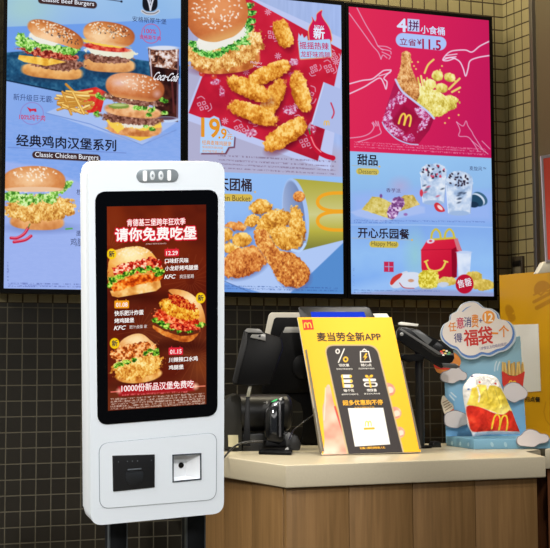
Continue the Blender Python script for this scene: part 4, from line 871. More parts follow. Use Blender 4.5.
# cow emblem, ribbon and seals
cv.ell(150, 3, 7.6, 8.4, (24, 26, 34), pid=COW, pw=2.6); cv.line([(146, -5), (149, 3), (150.4, 10)], 1.5, (220, 226, 240), COW, smooth=True); cv.line([(154.5, -5), (152, 3), (150.4, 10)], 1.5, (220, 226, 240), COW, smooth=True); cv.line([(149.6, -4), (150.4, 3)], 1.4, (200, 208, 226), COW)
cv.line([(142.4, 11), (147, 13.5), (154, 13.5), (158.4, 11)], 3, (206, 208, 216), COW, smooth=True); cv.line([(142.4, 11), (147, 13.5), (154, 13.5), (158.4, 11)], 1, (80, 78, 88), COW, smooth=True, op=.7)
rc = [(151 + 9.3 * math.cos(k * .21), 33.6 + 9.6 * math.sin(k * .21)) for k in range(30)]; cv.line(rc, .8, (214, 84, 128), op=.8, loop=True)
rc = [(32 + 11.4 * math.cos(k * .21), 113.4 + 11 * math.sin(k * .21)) for k in range(30)]; cv.line(rc, .8, (150, 120, 190), op=.7, loop=True)
cv.poly([(27, 107), (31, 109), (36, 108.6), (36.6, 111.6), (34.6, 112), (34.4, 110.8), (30.8, 111), (30.4, 112.6), (28.8, 110)], (208, 32, 60))
cv.line([(8, 147.4), (36, 148.6), (126, 153)], .7, (110, 130, 196), op=.8); cv.line([(97, -2), (121, 1.4)], .8, (60, 62, 80)); cv.ell(121.5, 1.5, 1.1, 1.1, (30, 34, 50))
pill(cv, 38, 97, -3.5, 3.6, BR, .085); pill(cv, 32.2, 100.4, 151.2, 158.4, BR, .05)
cv.smudge(8, 178, 282.6, 284.2, (90, 100, 170), .55, 3, 1.1, .013); cv.smudge(8, 178, 285, 286.6, (90, 100, 170), .55, 4, 1.1, .013); cv.smudge(7, 8.6, 262, 281, (110, 124, 190), .6, 4, .3)
d1, _ = cv.build('display', SCREEN, r1, off=0)
T(f1, d1, 'Classic Beef Burgers', 41.5, 94, -3.2, 2.6, (236, 240, 250), 'heading_lettering', .006)
T(f1, d1, '安格斯厚牛堡', 132.4, 166.4, 16, 21.6, (44, 50, 92)); T(f1, d1, '100%', 144.2, 156, 28.6, 33.0, (200, 44, 96), bold=.01); T(f1, d1, '安格斯牛肉', 139.6, 160.6, 34.4, 39.0, (200, 44, 96), bold=.01)
T(f1, d1, 'Coca‑Cola', 154.5, 178.6, 71.6, 80, (240, 240, 248), 'cup_lettering', .012, italic=.6)
T(f1, d1, '新升级巨无霸.', 13.4, 53, 93.4, 100.2, (44, 58, 110)); T(f1, d1, '100%纯牛肉', 19.2, 45, 113.6, 119.6, (200, 40, 84), bold=.008)
T(f1, d1, '经典鸡肉汉堡系列', 16.4, 116, 134.2, 146, (34, 34, 52), 'heading_lettering', .024); T(f1, d1, 'Classic Chicken Burgers', 35, 98.4, 151.8, 158.2, (236, 240, 250), 'heading_lettering', .006)
T(f1, d1, '板烧', 76.4, 90, 189, 195, (60, 66, 110)); T(f1, d1, '鸡腿', 70.4, 84, 238, 246, (50, 56, 100)); T(f1, d1, '麦', 76, 82.4, 230.4, 236, (50, 56, 100))

# ----- screen 2: spicy chicken placemat above, chicken bucket below
r2, f2, w2, h2 = board(1.8305, 2.4395, .2345, 1.3105, 'middle wall menu screen with chicken sticks on red paper above a spilled chicken bucket')
cv = Cv(f2, 0, 0, w2, h2, 370, 660, (170, 184, 224))
cv.rgb[:] = ramp((cv.X - 180) / 160, [(168, 170, 206), (166, 184, 226), (164, 186, 236)]) + ((fbm(cv.X * .5, cv.Y * .03, 5) - .5) * 16)[:, None]
cv.poly([(180, 60), (345, 150), (345, 180), (180, 180)], (176, 176, 208), op=.55, soft=6)
cv.poly([(203, 70), (186, 113), (186, 120), (330, 171), (346, 40), (240, -8)], (190, 200, 240), soft=1)
REDM = lambda u, v, x, y: ramp(.5 + (fbm(x * .05, y * .05, 4) - .5) * .8 - .15 * v, [(150, 18, 44), (196, 30, 56), (222, 48, 76)])
MAT = cv.pid('red_mat_picture'); cv.poly([(204, 72), (188.5, 113), (318, 161), (327, 120), (342, 50), (245, -4)], 0, MAT, tex=REDM)
PT = (226, 190, 216)
def motif(x, y, s, rot):
    c, d = math.cos(rot), math.sin(rot); tr = lambda L: [(x + (a * c - b * d) * s, y + (a * d + b * c) * s) for a, b in L]
    for ox, oy in ((0, 0), (4, 3), (-4, 3), (0, 6)): cv.line(tr([(ox, oy - 2), (ox + 2, oy), (ox, oy + 2), (ox - 2, oy)]), .8, PT, MAT, loop=True, op=.85)
    cv.line(tr([(-8, -2), (-5, -5), (-1, -4)]), .8, PT, MAT, op=.8, smooth=True); cv.line(tr([(7, 6), (9, 2), (6, -2)]), .8, PT, MAT, op=.8, smooth=True)
def star(x, y, s=3):
    for k in range(4): t = k * math.pi / 4 + .2; cv.line([(x - s * math.cos(t), y - s * math.sin(t)), (x - s * .35 * math.cos(t), y - s * .35 * math.sin(t))], .9, PT, MAT, op=.8); cv.line([(x + s * math.cos(t), y + s * math.sin(t)), (x + s * .35 * math.cos(t), y + s * .35 * math.sin(t))], .9, PT, MAT, op=.8)
for m4 in ((204, 103, 1, .4), (241, 126, 1, .3), (254, 119, .8, .9), (274, 104, 1, 1.8), (312, 94, 1, 1.2), (330, 66, .9, .4), (316, 70, .8, 2), (300, 122, 1, .6), (322, 120, .8, 1.1), (306, 140, 1, .4), (274, 33, .9, .8), (334, 54, .8, .3)): motif(*m4)
for sx_, sy_ in ((225, 121), (246, 72), (278, 56), (296, 106), (268, 12), (336, 62)): star(sx_, sy_)
for x, y, a_, b_ in ((216, 82, 5, 3), (222, 92, 3, 6), (294, 62, 5, 4), (292, 74, 4, 3), (251, 133, 6, 4), (290, 110, 7, 5), (312, 128, 4, 6)): cv.ell(x, y, a_, b_, 0, pid=MAT, tex=T_n([(190, 50, 90), (206, 120, 156), (226, 190, 216)], .6, 3.2, int(x)), rough=1.5, op=.75)
for x, y in ((202, 73.6), (214, 76.4)): cv.ell(x, y, 3, 2.8, (222, 70, 50)); cv.ell(x - .8, y - .6, 1, 1, (250, 180, 150))
BGR = cv.pid('chicken_burger_picture')
cv.ell(226, 70, 30, 6, (110, 14, 34), op=.6, soft=5)
cv.ell(226, 60, 34, 13.5, 0, rot=-5, pid=BGR, pw=2.5, tex=T_n([(176, 92, 40), (222, 140, 74), (240, 182, 110)], .15, 1.4, 3, shade=.5))
cv.ell(225.5, 49, 39.5, 20, 0, rot=-14, pid=BGR, rough=4, tex=T_crust(9, [(168, 96, 40), (214, 148, 72), (244, 200, 122), (255, 238, 190)], .36))
lettuce(cv, [(196, 49), (203, 53), (211, 55), (218, 54), (225, 50), (232, 47), (238, 42), (244, 36), (248, 29), (252, 21), (251, 13), (247, 6), (242, 3), (193, 44), (244, 42), (240, 34), (247, 22), (222, 46), (209, 50)], 5.4, BGR, 41, [(28, 96, 36), (60, 150, 50), (116, 200, 84), (190, 236, 150)])
cv.ell(222, 38, 27, 9, (238, 236, 228), rot=-20, pid=BGR, rough=2); cv.ell(203, 41, 6, 4, (240, 238, 230), pid=BGR, rough=1)
cv.ell(216.5, 12.5, 31.5, 29, 0, rot=-18, pid=BGR, pw=2.15, tex=T_bun((166, 84, 46), (206, 118, 66), (228, 150, 96), .15, -.1, (222, 164, 100)), clip=lambda u, v, x, y: v < .98)
cv.seeds(217, 9, 25, 22, 110, (250, 240, 226), -15, 1.0, 51)
STK = [cv.pid('chicken_stick_picture') for _ in range(7)]
for k, (x, y, L_, w_, rt) in enumerate(((283, 33.5, 14.5, 8.4, 68), (269, 73, 23, 8.2, -24), (272, 100, 23, 9, -62), (249, 89, 23.5, 8.8, 24), (300.5, 91.5, 21, 8.6, 74), (253, 113, 26, 8.6, 20), (285.5, 134.5, 25, 10, -34))):
    cv.ell(x + 2, y + 4, L_, w_, (96, 10, 30), rot=rt, op=.55, soft=4, pid=None)
    cv.ell(x, y, L_, w_, 0, rot=rt, pid=STK[0] if k == 0 else STK[k], pw=2.6, rough=1.6, rs=.3, tex=T_crust(60 + k, [(176, 96, 24), (218, 140, 46), (242, 180, 76), (254, 216, 130)], .3, .8), seed=k)
FLM = cv.pid('flame_badge')
fl = smooth_loop([(312, 42), (309, 34), (309.5, 27), (312.6, 21), (312, 17), (315, 21.4), (316.4, 19), (317, 14), (322, 10.4), (321.6, 15), (324, 20), (328, 26), (330.6, 33), (330, 42)], 4)
cv.poly([(x + (x - 320) * .07, y + (y - 28) * .05) for x, y in fl], (240, 178, 110), FLM); cv.poly(fl, (208, 30, 84), FLM)
cv.poly(rquad([(297.6, 41.5), (330.4, 39.6), (332.6, 57.6), (299.6, 60)], 1.5, 3), (214, 150, 120), FLM); cv.poly(rquad([(298.2, 41), (330, 39), (331.6, 56.6), (300, 58.8)], 1.5, 3), (172, 208, 246), FLM)
cv.poly([(297.8, 41), (298.6, 33), (300.4, 36), (302.2, 33.6), (304, 38), (307, 35.6), (308, 41)], (186, 206, 240), FLM)
SAC = cv.pid('sauce_sachet_picture'); cv.poly([(323.5, 82), (343, 90), (343, 136), (311, 124)], (174, 188, 232), SAC); cv.line([(324, 83), (312, 124)], 1, (210, 218, 246), SAC); cv.line([(331, 103), (334, 112), (332, 118)], 1.5, (200, 60, 90), SAC, smooth=True); cv.arches(326.6, 123, 5, 4, (236, 190, 80), .9, pid=SAC)
CH2 = cv.pid('chilli_picture'); cv.line([(310, 133), (313, 144), (319, 152), (326, 156), (333, 158)], 5, (196, 22, 52), CH2, smooth=True); cv.line([(311, 137), (315, 146), (321, 152)], 1.1, (244, 140, 150), CH2, smooth=True); cv.line([(310, 134), (309, 129)], 1.4, (70, 120, 60), CH2)
PRC = cv.pid('price_badge'); pb2 = [(201, 121), (204, 117.6), (210, 118), (214, 115.8), (219, 118), (221, 126), (226, 128.6), (229, 133), (234.4, 136), (233.6, 146.5), (228.4, 147), (225, 153), (200, 153), (200.4, 137), (203, 136), (202.8, 124)]
cv.poly([(x + 1.3, y + 1.4) for x, y in pb2], (112, 60, 80), PRC, soft=1.2); cv.poly(pb2, (178, 210, 248), PRC)
cv.poly([(180, 170.5), (345, 177), (345, 300), (180, 300)], 0, tex=lambda u, v, x, y: ramp((y - 172) / 122 + (fbm(x * .05, y * .05, 3) - .5) * .2, [(150, 190, 244), (146, 186, 242), (124, 164, 230), (104, 150, 222)]))
cv.poly([(224, 282), (300, 226), (345, 240), (345, 242), (290, 293), (262, 293)], (176, 200, 244), soft=1); cv.line([(224, 281), (252, 293)], .8, (90, 120, 180)); cv.poly([(345, 241), (291, 293), (345, 293)], (86, 140, 206), soft=1, op=.9)
BKT = cv.pid('chicken_bucket_picture')
cv.poly([(293, 178.5), (344, 183), (344, 240), (302, 250.5)], 0, BKT, tex=lambda u, v, x, y: ramp(np.clip(.5 + v * .55, 0, 1), [(176, 170, 70), (190, 184, 96), (206, 204, 140), (184, 176, 70), (130, 130, 60)]))
cv.ell(295.5, 214.5, 13, 36.5, (168, 196, 242), rot=-7, pid=BKT); cv.ell(294, 214, 10.4, 33.5, 0, rot=-7, pid=BKT, tex=lambda u, v, x, y: ramp((u + 1) / 2, [(160, 178, 216), (132, 152, 196), (110, 130, 178)]))
cv.arches(330, 211.5, 38, 25, (240, 166, 40), 3.4, rot=-90, pid=BKT)
CKP = [cv.pid('fried_chicken_picture') for _ in range(10)]
G = [(150, 84, 28), (206, 136, 46), (240, 180, 78), (255, 222, 140)]
G2 = [(150, 70, 32), (200, 112, 50), (232, 154, 78), (250, 196, 116)]
for k, (x, y, rx_, ry_, rt, g4) in enumerate(((261, 207.5, 11, 8, -8, G), (252, 221, 8, 6, -30, G), (273, 222, 18, 11, -22, G), (297, 226, 8, 20, -8, G), (286, 238, 17, 12, 15, G), (237, 226.4, 11, 4.4, 6, G2), (225, 235, 8.4, 7.4, 0, G), (242, 239.6, 10, 7.4, 0, G), (231, 248.5, 9, 5.4, 10, G), (244, 262, 26, 14.5, -20, G2))):
    cv.ell(x + 1, y + 2.4, rx_, ry_, (92, 112, 168), rot=rt, op=.5, soft=3); cv.ell(x, y, rx_, ry_, 0, rot=rt, pid=CKP[k], rough=2.2 if k != 7 else .8, tex=T_crust(80 + k, g4, .34 if k < 5 or k > 8 else .2, .5), seed=k)
cv.ell(299, 196.5, 6, 5.5, 0, pid=CKP[3], tex=T_crust(91, G2, .35)); cv.line([(292, 250), (300, 251), (305, 244)], 2.6, (186, 212, 250), BKT, smooth=True)
DR = cv.pid('drumstick_picture'); dr = smooth_loop([(254, 238), (254, 231), (260, 228.6), (267, 231), (272, 241), (280, 250), (292, 253), (303, 261), (310, 272), (308, 282), (298, 288), (285, 286), (276, 278), (270, 266), (263, 254), (257, 246)], 4)
cv.poly([(x + 2, y + 3) for x, y in dr], (96, 112, 168), op=.5, soft=3); cv.poly(dr, 0, DR, tex=T_crust(99, [(140, 66, 30), (196, 110, 48), (232, 158, 76), (252, 206, 124)], .36, .4), rough=1.4)
pill(cv, 205, 252.6, 193.6, 201, (214, 184, 78), .012); cv.ell(255, 192, .9, .9, (230, 180, 90)); cv.line([(224, 190.4), (254, 191.4)], .6, (150, 160, 200), op=.7)
for y in (154.5, 159, 163, 167): cv.smudge(218, 336, y, y + 1.5, (110, 84, 110), .5, int(y), 1.1, .055)
for y in (288.6, 291): cv.smudge(190, 338, y - 4, y - 2.6, (60, 90, 160), .5, int(y), 1.1, .02)
d2, _ = cv.build('display', SCREEN, r2, off=0)
T(f2, d2, 'NEW', 314.4, 323.6, 25, 28.6, (214, 224, 246), bold=.02); T(f2, d2, '新', 313.6, 324.4, 27.4, 38.4, (226, 238, 255), 'badge_lettering', .03)
T(f2, d2, '摇摇热辣', 299.6, 328.6, 41.6, 48.8, (196, 40, 100), 'badge_lettering', .016, rot=.04); T(f2, d2, '龙虾味鸡腿', 300.6, 330, 50.8, 57, (196, 40, 100), 'badge_lettering', .01, rot=.04)
T(f2, d2, 'McSpicy', 250.6, 262, 61, 64, (236, 214, 226), rot=0); T(f2, d2, 'Fingers', 253.4, 262.5, 65, 67.4, (236, 214, 226))
GD = (226, 150, 44); T(f2, d2, '19', 201.6, 219.4, 118, 136.6, GD, 'price_lettering', .035); T(f2, d2, '.9', 218.6, 226.4, 128.4, 138.4, GD, 'price_lettering', .035); T(f2, d2, '元', 227, 232.6, 134, 139.4, GD, 'price_lettering', .008)
T(f2, d2, '经典麦辣鸡腿堡', 202, 231.4, 140, 144.6, GD, bold=.008); T(f2, d2, '或摇摇热辣鸡腿', 202, 223, 145.6, 148.2, GD); T(f2, d2, '龙虾味鸡腿三选', 202, 223.4, 149.4, 152.2, GD)
T(f2, d2, '天团桶', 217.6, 251.4, 177.4, 190, (54, 42, 52), 'heading_lettering', .026); T(f2, d2, 'Chicken Bucket', 208, 250.4, 194, 200, (86, 68, 50))

# ----- screen 3: crimson bucket offer, desserts and children's meal
r3, f3, w3, h3 = board(2.4697, 3.0805, .2345, 1.3085, 'rightmost wall menu screen, crimson above with a tilted snack bucket, pale blue desserts below')
cv = Cv(f3, 0, 0, w3, h3, 370, 660, (206, 28, 88))
cv.rgb[:] = ramp((cv.X - 348) / 145 + (cv.Y - 80) / 500, [(222, 44, 86), (212, 34, 88), (194, 26, 90)])
HN = (226, 176, 206); HB = (236, 214, 236)
for L_, w_, c in (
  ([(349, 13), (362, 31), (372, 45), (378, 52), (381, 59)], .9, HN), ([(357, 8), (366, 25), (374, 38), (378, 46), (383, 50)], .9, HN), ([(378, 46), (386, 46.6), (391, 49)], .9, HN), ([(381, 49), (390, 51), (391, 54)], .9, HN), ([(382, 52), (390, 56), (389, 59)], .9, HN), ([(381, 59), (383, 55), (387, 58)], .9, HN),
  ([(349, 84), (362, 80.5), (372, 79), (379, 74), (384, 70.5), (391, 70)], 1.3, HB), ([(349, 94), (364, 87), (372, 82), (380, 78), (384, 84), (386, 89), (387, 82), (384, 78), (391, 71)], 1.3, HB), ([(379, 76), (390, 72.6)], 1.0, HB),
  ([(490, 41), (480, 46), (472, 52), (465, 50), (452, 51), (446, 55), (443, 60), (448, 60.6), (455, 58)], 1.3, HB), ([(443, 60), (451, 57.6), (459, 61), (463, 68), (465.6, 76), (468, 69), (470, 61), (478, 57.5), (489, 55.6)], 1.3, HB), ([(446, 55.5), (457, 54)], 1.1, HB), ([(445, 58), (456, 56.6)], 1.1, HB),
  ([(350, 138), (362, 136.5), (370, 133), (374, 127), (372, 123)], .9, HN), ([(358, 142), (368, 139), (376, 136), (381, 133), (380, 129)], .9, HN), ([(374, 127), (373, 122), (376, 126), (375.6, 121), (378, 126), (378, 121.4), (380, 129)], .8, HN),
  ([(456.6, 122), (463, 126), (466, 121), (468, 126), (472, 132), (474, 136), (483, 150)], .8, HN), ([(456.6, 122), (460, 130), (459, 136), (468, 137), (474, 144), (478, 151)], .8, HN)):
    cv.line(L_, w_, c, smooth=len(L_) > 2, op=.85)
TB = cv.pid('title_badge'); cv.poly([(407.5, 18.6), (419.4, 19.6), (419.4, 32), (407.5, 31)], (190, 206, 246), TB)
pill(cv, 395.8, 446.4, 33, 46.8, (172, 196, 248), .07, TB)
BK3 = cv.pid('snack_bucket_picture'); DR3 = cv.pid('drumstick_picture'); FR3 = cv.pid('fries_picture'); PO3 = cv.pid('popcorn_chicken_picture'); CK3 = cv.pid('fried_chicken_picture')
YG = [(176, 150, 50), (214, 194, 88), (238, 224, 130), (248, 242, 176)]
for k, (x, y) in enumerate(((418, 78), (421, 76), (424, 80), (427, 78), (430, 83), (420, 84))): cv.line([(x, y), (x + 4 - k * .3, y + 20)], 1.9, YG[1 + k % 3], FR3)
cv.line([(424.6, 73), (428, 65), (433.6, 59.6)], 1.9, (236, 212, 110), FR3, smooth=True); FR4 = cv.pid('fry_picture'); FR5 = cv.pid('fry_picture'); cv.line([(449, 89), (459.6, 78.6)], 2.1, (232, 208, 110), FR4); cv.line([(452, 92), (460, 87.6)], 2.1, (232, 208, 110), FR5)
for k, (x, y, rx_, ry_, rt) in enumerate(((437.6, 75.6, 6, 5.4, 10), (449.6, 77.4, 5.8, 4.6, 15), (430, 84.6, 6, 5.6, 0), (441.6, 88, 6.2, 5, 12), (424, 91.6, 6, 6, 0))): cv.ell(x, y, rx_, ry_, 0, rot=rt, pid=PO3, rough=.9, tex=T_crust(110 + k, YG, .22, .6))
cv.ell(434, 102, 17, 12, 0, rot=20, pid=CK3, rough=2.2, tex=T_crust(120, YG, .35, .5)); cv.ell(447, 103, 12, 8.5, 0, rot=-10, pid=CK3, rough=2.2, tex=T_crust(121, YG, .35, .5)); cv.ell(436, 111, 10, 6.5, 0, pid=CK3, rough=1.8, tex=T_crust(122, YG, .35, .5)); cv.ell(422, 98, 8, 9, 0, pid=CK3, rough=1.6, tex=T_crust(123, YG, .35, .5))
drm = smooth_loop([(401.4, 58), (401.6, 53), (405.6, 51.4), (410, 53), (411.4, 59), (411, 66), (414, 74), (418, 84), (419, 96), (415, 102), (404, 94), (396, 86), (397, 78), (400, 70)], 4)
cv.poly(drm, 0, DR3, tex=T_crust(130, [(150, 88, 44), (200, 132, 74), (230, 172, 108), (246, 206, 150)], .45, .4), rough=1)
bkp = [(395.6, 79.6), (402, 91), (414, 101), (427, 111), (434, 118.4), (429.4, 130), (418, 144.6), (408, 143.6), (396, 138.4), (386, 129), (382.4, 122.4), (386, 108)]
cv.poly(bkp, 0, BK3, tex=lambda u, v, x, y: ramp(.5 + u * .4 + (con(fbm(x * .55, y * .55, 31), 4) - .5) * .1, [(176, 40, 96), (176, 24, 72), (140, 20, 62)]))
dsk = lambda x, y: ((x - 405) / 13) ** 2 + ((y - 120) / 12) ** 2
for x, y, a_, b_, rt in ((401, 98, 6, 7, 10), (388, 122, 5, 9, -10), (396, 131, 8, 5, 30), (422, 113, 8, 5, 40), (409, 138, 6, 4, 0), (424, 124, 3.6, 9, 35), (391, 106, 3, 9, 20)):
    cv.ell(x, y, a_, b_, 0, rot=rt, pid=BK3, rough=1.6, tex=T_n([(178, 40, 96), (206, 120, 176), (228, 196, 232)], .6, 3.4, int(x)), op=.85)
cv.poly([(404, 105), (419, 116), (406, 134), (391, 121)], (156, 20, 62), BK3, soft=3); cv.arches(405.4, 119.6, 11.4, 10.6, (244, 208, 84), 1.8, rot=14, pid=BK3)
cv.line([(395.6, 79.6), (402, 91), (414, 101), (427, 111), (434, 118.4)], 2, (196, 204, 240), BK3, smooth=True); cv.line([(382.4, 122.4), (386, 129), (396, 138.4), (408, 143.6), (418, 144.6)], 1.2, (186, 196, 236), BK3, smooth=True)
for x, y in ((412, 62), (414, 66), (416, 69), (442, 66), (440, 70), (449, 118), (458.6, 115), (445, 123), (455, 81), (459, 92), (418, 62)): cv.ell(x, y, .9, .9, (240, 200, 110))
for y in (141, 143.4, 146): cv.smudge(354, 486, y, y + 1.4, (236, 150, 180), .6, int(y * 3), 1.1, .06)
cv.line([(472, 141), (488, 154)], .6, HN); cv.line([(482, 141), (490, 149)], .6, HN)
cv.poly([(340, 150.6), (420, 154.6), (500, 158.5), (500, 300), (340, 300)], 0, tex=lambda u, v, x, y: ramp((y - 152) / 144 + (fbm(x * .03, y * .03, 3) - .5) * .25, [(150, 196, 240), (142, 186, 234), (130, 170, 234), (146, 190, 242), (122, 168, 240)]))
cv.poly([(350, 224.4), (420, 224.4), (495, 227), (495, 228), (420, 225.6), (350, 225.4)], (176, 204, 246), op=.6); cv.poly([(350, 192), (420, 186), (495, 190), (495, 224), (350, 222)], (150, 180, 240), op=.5, soft=5); cv.ell(400, 186, 11, 9, (176, 170, 214), op=.4, soft=6)
cv.poly([(350, 212), (395, 198), (425, 207), (425, 213), (380, 222), (356, 216)], (168, 190, 240), op=.8, soft=1.5)
PIE = [cv.pid('taro_pie_picture'), cv.pid('taro_pie_picture')]
PC = [(176, 148, 60), (208, 184, 100), (228, 208, 140)]
cv.poly([(400, 198), (404, 195), (413, 195), (420, 204.6), (404, 210), (398, 212), (394, 203)], 0, PIE[1], tex=T_n(PC, .35, 1.8, 5), rough=.5); cv.ell(397.6, 204, 6.2, 8, 0, rot=20, pid=PIE[1], rough=1.2, tex=T_n([(110, 60, 120), (160, 106, 170), (226, 206, 236)], .5, 3, 6))
cv.poly([(362, 209.6), (372, 196.6), (380, 197), (391, 202.5), (395, 214), (392, 219.6), (378, 215)], 0, PIE[0], tex=T_n([(190, 166, 66), (214, 196, 106), (230, 216, 146)], .35, 1.8, 8), rough=.5); cv.ell(393, 211.4, 5.6, 8, 0, rot=8, pid=PIE[0], rough=1.2, tex=T_n([(110, 60, 120), (164, 110, 176), (230, 212, 240)], .5, 3, 9))
cv.ell(381, 196, 1.4, 2, (120, 80, 150)); cv.ell(405.6, 214.4, 2, 1.4, (150, 110, 180))
SU = [cv.pid('sundae_cup_picture'), cv.pid('sundae_cup_picture')]
SW = [(150, 176, 212), (192, 210, 236), (226, 234, 246)]
def sundae(x0, x1, y0, y1, p_, pink):
    cx2 = (x0 + x1) / 2; w_ = (x1 - x0) / 2
    cv.poly([(x0, y0 + 11), (x1, y0 + 11), (x1 - 2.4, y1 - 2), (x0 + 2.4, y1 - 2)], 0, p_, tex=T_n(SW, .16, 2, p_, shade=-.1)); cv.ell(cx2, y1 - 2.4, w_ - 2.6, 2.4, (158, 184, 222), pid=p_)
    cv.ell(cx2, y0 + 9, w_ + .6, 9.4, 0, pid=p_, rough=1.4, tex=T_n(SW, .2, 2, p_ + 3))
    rz = random.Random(p_ + 2)
    for k in range(26):
        t = rz.random() * 6.28; q = rz.random() ** .5; c = (44, 34, 52) if (k % 3 or not pink) else (206, 70, 100)
        cv.ell(cx2 + math.cos(t) * q * w_ * .95, y0 + 8 + math.sin(t) * q * 7, 1.3, .9, c, rot=k * 40, pid=p_, op=.85)
    for k in range(7): cv.ell(x0 + 3 + rz.random() * (x1 - x0 - 6), y0 + 20 + rz.random() * (y1 - y0 - 28), 2.4, 1, (206, 90, 120) if pink and k % 2 else (70, 84, 110), rot=-20, pid=p_, op=.6)
    cv.line([(x0, y0 + 14), (x0 + 2.4, y1 - 3)], .8, (222, 232, 250), p_); cv.line([(x1, y0 + 14), (x1 - 2.4, y1 - 3)], .8, (160, 180, 214), p_)
sundae(420.6, 446.4, 163.6, 205, SU[0], True); OR_ = cv.pid('cookie_picture'); cv.ell(480, 198.6, 8.4, 5.6, (60, 100, 130), rot=38, pid=OR_); cv.ell(478, 199.4, 7.8, 5, (206, 220, 240), rot=38, pid=OR_); cv.ell(476.6, 200.6, 7.6, 4.8, (36, 72, 100), rot=38, pid=OR_); cv.ell(473.6, 204.6, 5, 3, (28, 50, 76), rot=5, pid=OR_)
sundae(446, 472.6, 171.4, 215.6, SU[1], False)
STW = cv.pid('strawberry_picture'); cv.poly(smooth_loop([(434, 205), (437, 202.4), (442, 206), (445, 211), (440, 212), (436, 210)], 3), (206, 50, 60), STW); cv.ell(440, 207.6, 3.4, 1.6, (244, 214, 214), rot=42, pid=STW); cv.ell(421.4, 193, 1.7, 3.6, (210, 60, 80))
cv.poly([(350, 285), (420, 268), (495, 272), (495, 300), (350, 300)], (150, 190, 244), op=.6, soft=6); cv.ell(415, 255, 8, 20, (150, 206, 196), op=.5, soft=12)
SM = cv.pid('apple_slice_picture'); cv.poly(smooth_loop([(389.6, 284), (392, 279), (400, 273.4), (407, 271), (408, 276), (405, 283), (400, 287.6), (393, 288)], 3), (206, 214, 232), SM); cv.poly(smooth_loop([(390, 283), (393, 277), (401, 273), (402, 276), (396, 281), (392, 285)], 3), (206, 56, 52), SM)
cv.poly(smooth_loop([(399.6, 283), (402, 275), (410, 272), (420, 274), (421, 284), (414, 288), (406, 288.6)], 3), (214, 222, 238), SM); cv.line([(399.6, 283), (404, 287.6), (414, 288.4)], 1, (196, 90, 90), SM, smooth=True); cv.ell(411, 280.6, 3, 1.6, (206, 150, 120), pid=SM)
MB = cv.pid('meal_box_picture')
cv.poly([(421, 250), (427, 240.4), (455.4, 238.2), (457.6, 240), (462.4, 252), (457.6, 252), (456.8, 277), (444, 279), (424, 279), (421.4, 268)], 0, MB, tex=lambda u, v, x, y: ramp(.6 - u * .15 - v * .2, [(150, 14, 40), (200, 22, 56), (226, 44, 70)]))
cv.poly([(451.4, 249.4), (456.6, 246.6), (456.8, 277), (452, 279)], (140, 12, 38), MB, op=.8); cv.poly([(453.8, 239), (457.6, 238), (462.4, 252), (459.6, 251.4), (457, 250)], (206, 120, 130), MB, op=.8); cv.line([(421, 250), (451.4, 249.2)], .5, (160, 16, 44), MB)
for cx2 in (436, 449.4):
    cv.line([(cx2 - 4.8, 238.6), (cx2 - 3.6, 232.6), (cx2, 229.2), (cx2 + 3.6, 232.6), (cx2 + 4.8, 238)], 2.1, (206, 190, 70), MB, smooth=True)
cv.line([(430.6, 239.6), (455, 237.8)], 2, (206, 190, 70), MB); cv.line([(426, 262.4), (429, 269), (435, 271), (442, 268.6), (445.6, 262)], 1.9, (232, 210, 90), MB, smooth=True); cv.line([(424.6, 261.8), (427.8, 260.4)], 1.5, (232, 210, 90), MB); cv.line([(444, 260.8), (447.6, 262)], 1.5, (232, 210, 90), MB)
cv.ell(430.6, 241.2, 4, 2.2, (220, 214, 236), rot=-10, pid=MB); cv.ell(430.6, 241, 1.6, 1.1, (206, 60, 80), pid=MB)
ML = cv.pid('milk_cup_picture'); cv.poly([(456.6, 252.4), (471.4, 252), (469.6, 276), (458.6, 277)], 0, ML, tex=T_n([(176, 196, 232), (206, 220, 244), (222, 232, 248)], .1, 1.6, 4)); cv.ell(464, 252.2, 7.4, 1.4, (188, 206, 240), pid=ML)
CN = cv.pid('corn_cup_picture'); cv.ell(428.6, 279.5, 10.6, 9.4, 0, pid=CN, rough=1.6, pw=2.6, tex=T_n([(190, 170, 40), (222, 206, 70), (244, 234, 120)], .6, 2.8, 4))
NG = cv.pid('nugget_picture')
for k, (x, y, a_, b_) in enumerate(((447, 281.4, 10, 4.6), (474, 276.6, 8.6, 5.4), (483, 284.8, 12, 5.8), (466, 286, 10, 4))): cv.ell(x, y, a_, b_, 0, pid=NG, rough=1, tex=T_crust(140 + k, [(190, 160, 60), (218, 192, 92), (236, 216, 130)], .25, .6))
cv.ell(443, 284.6, 5.6, 2.6, (196, 206, 226), pid=NG, rough=.8); cv.poly([(350, 293), (424, 287.6), (496, 292), (496, 300), (350, 300)], (150, 160, 206), op=.6, soft=2)
RB = cv.pid('red_badge'); cv.ell(464.6, 284, 9, 9.6, (186, 20, 50), pid=RB)
pill(cv, 356.2, 379, 168, 174.4, (206, 188, 90), .03); pill(cv, 369.4, 398.6, 240.8, 247.4, (206, 186, 80), .02)
cv.line([(352, 165.4), (379, 166.6)], .5, (176, 176, 160)); cv.ell(379.4, 166.6, .9, .9, (226, 180, 80)); cv.line([(352, 238), (411, 240)], .5, (176, 176, 170)); cv.ell(412, 240, .9, .9, (226, 180, 80))
cv.poly([(384, 261.6), (393.6, 261.8), (393.6, 272), (384, 271.8)], (196, 40, 80)); cv.line([(385, 266.6), (392.8, 266.8)], .6, (150, 190, 240)); cv.line([(388.8, 262.6), (388.8, 271)], .6, (150, 190, 240))
for y, x1_ in ((219.6, 485), (221.6, 400), (289.6, 440), (291.6, 372)): cv.smudge(354, x1_, y, y + 1.3, (84, 110, 180), .5, int(y), 1.1, .012)
cv.smudge(352.8, 354.4, 268, 286, (110, 140, 200), .5, 8, .3)
d3, _ = cv.build('display', SCREEN, r3, off=0)
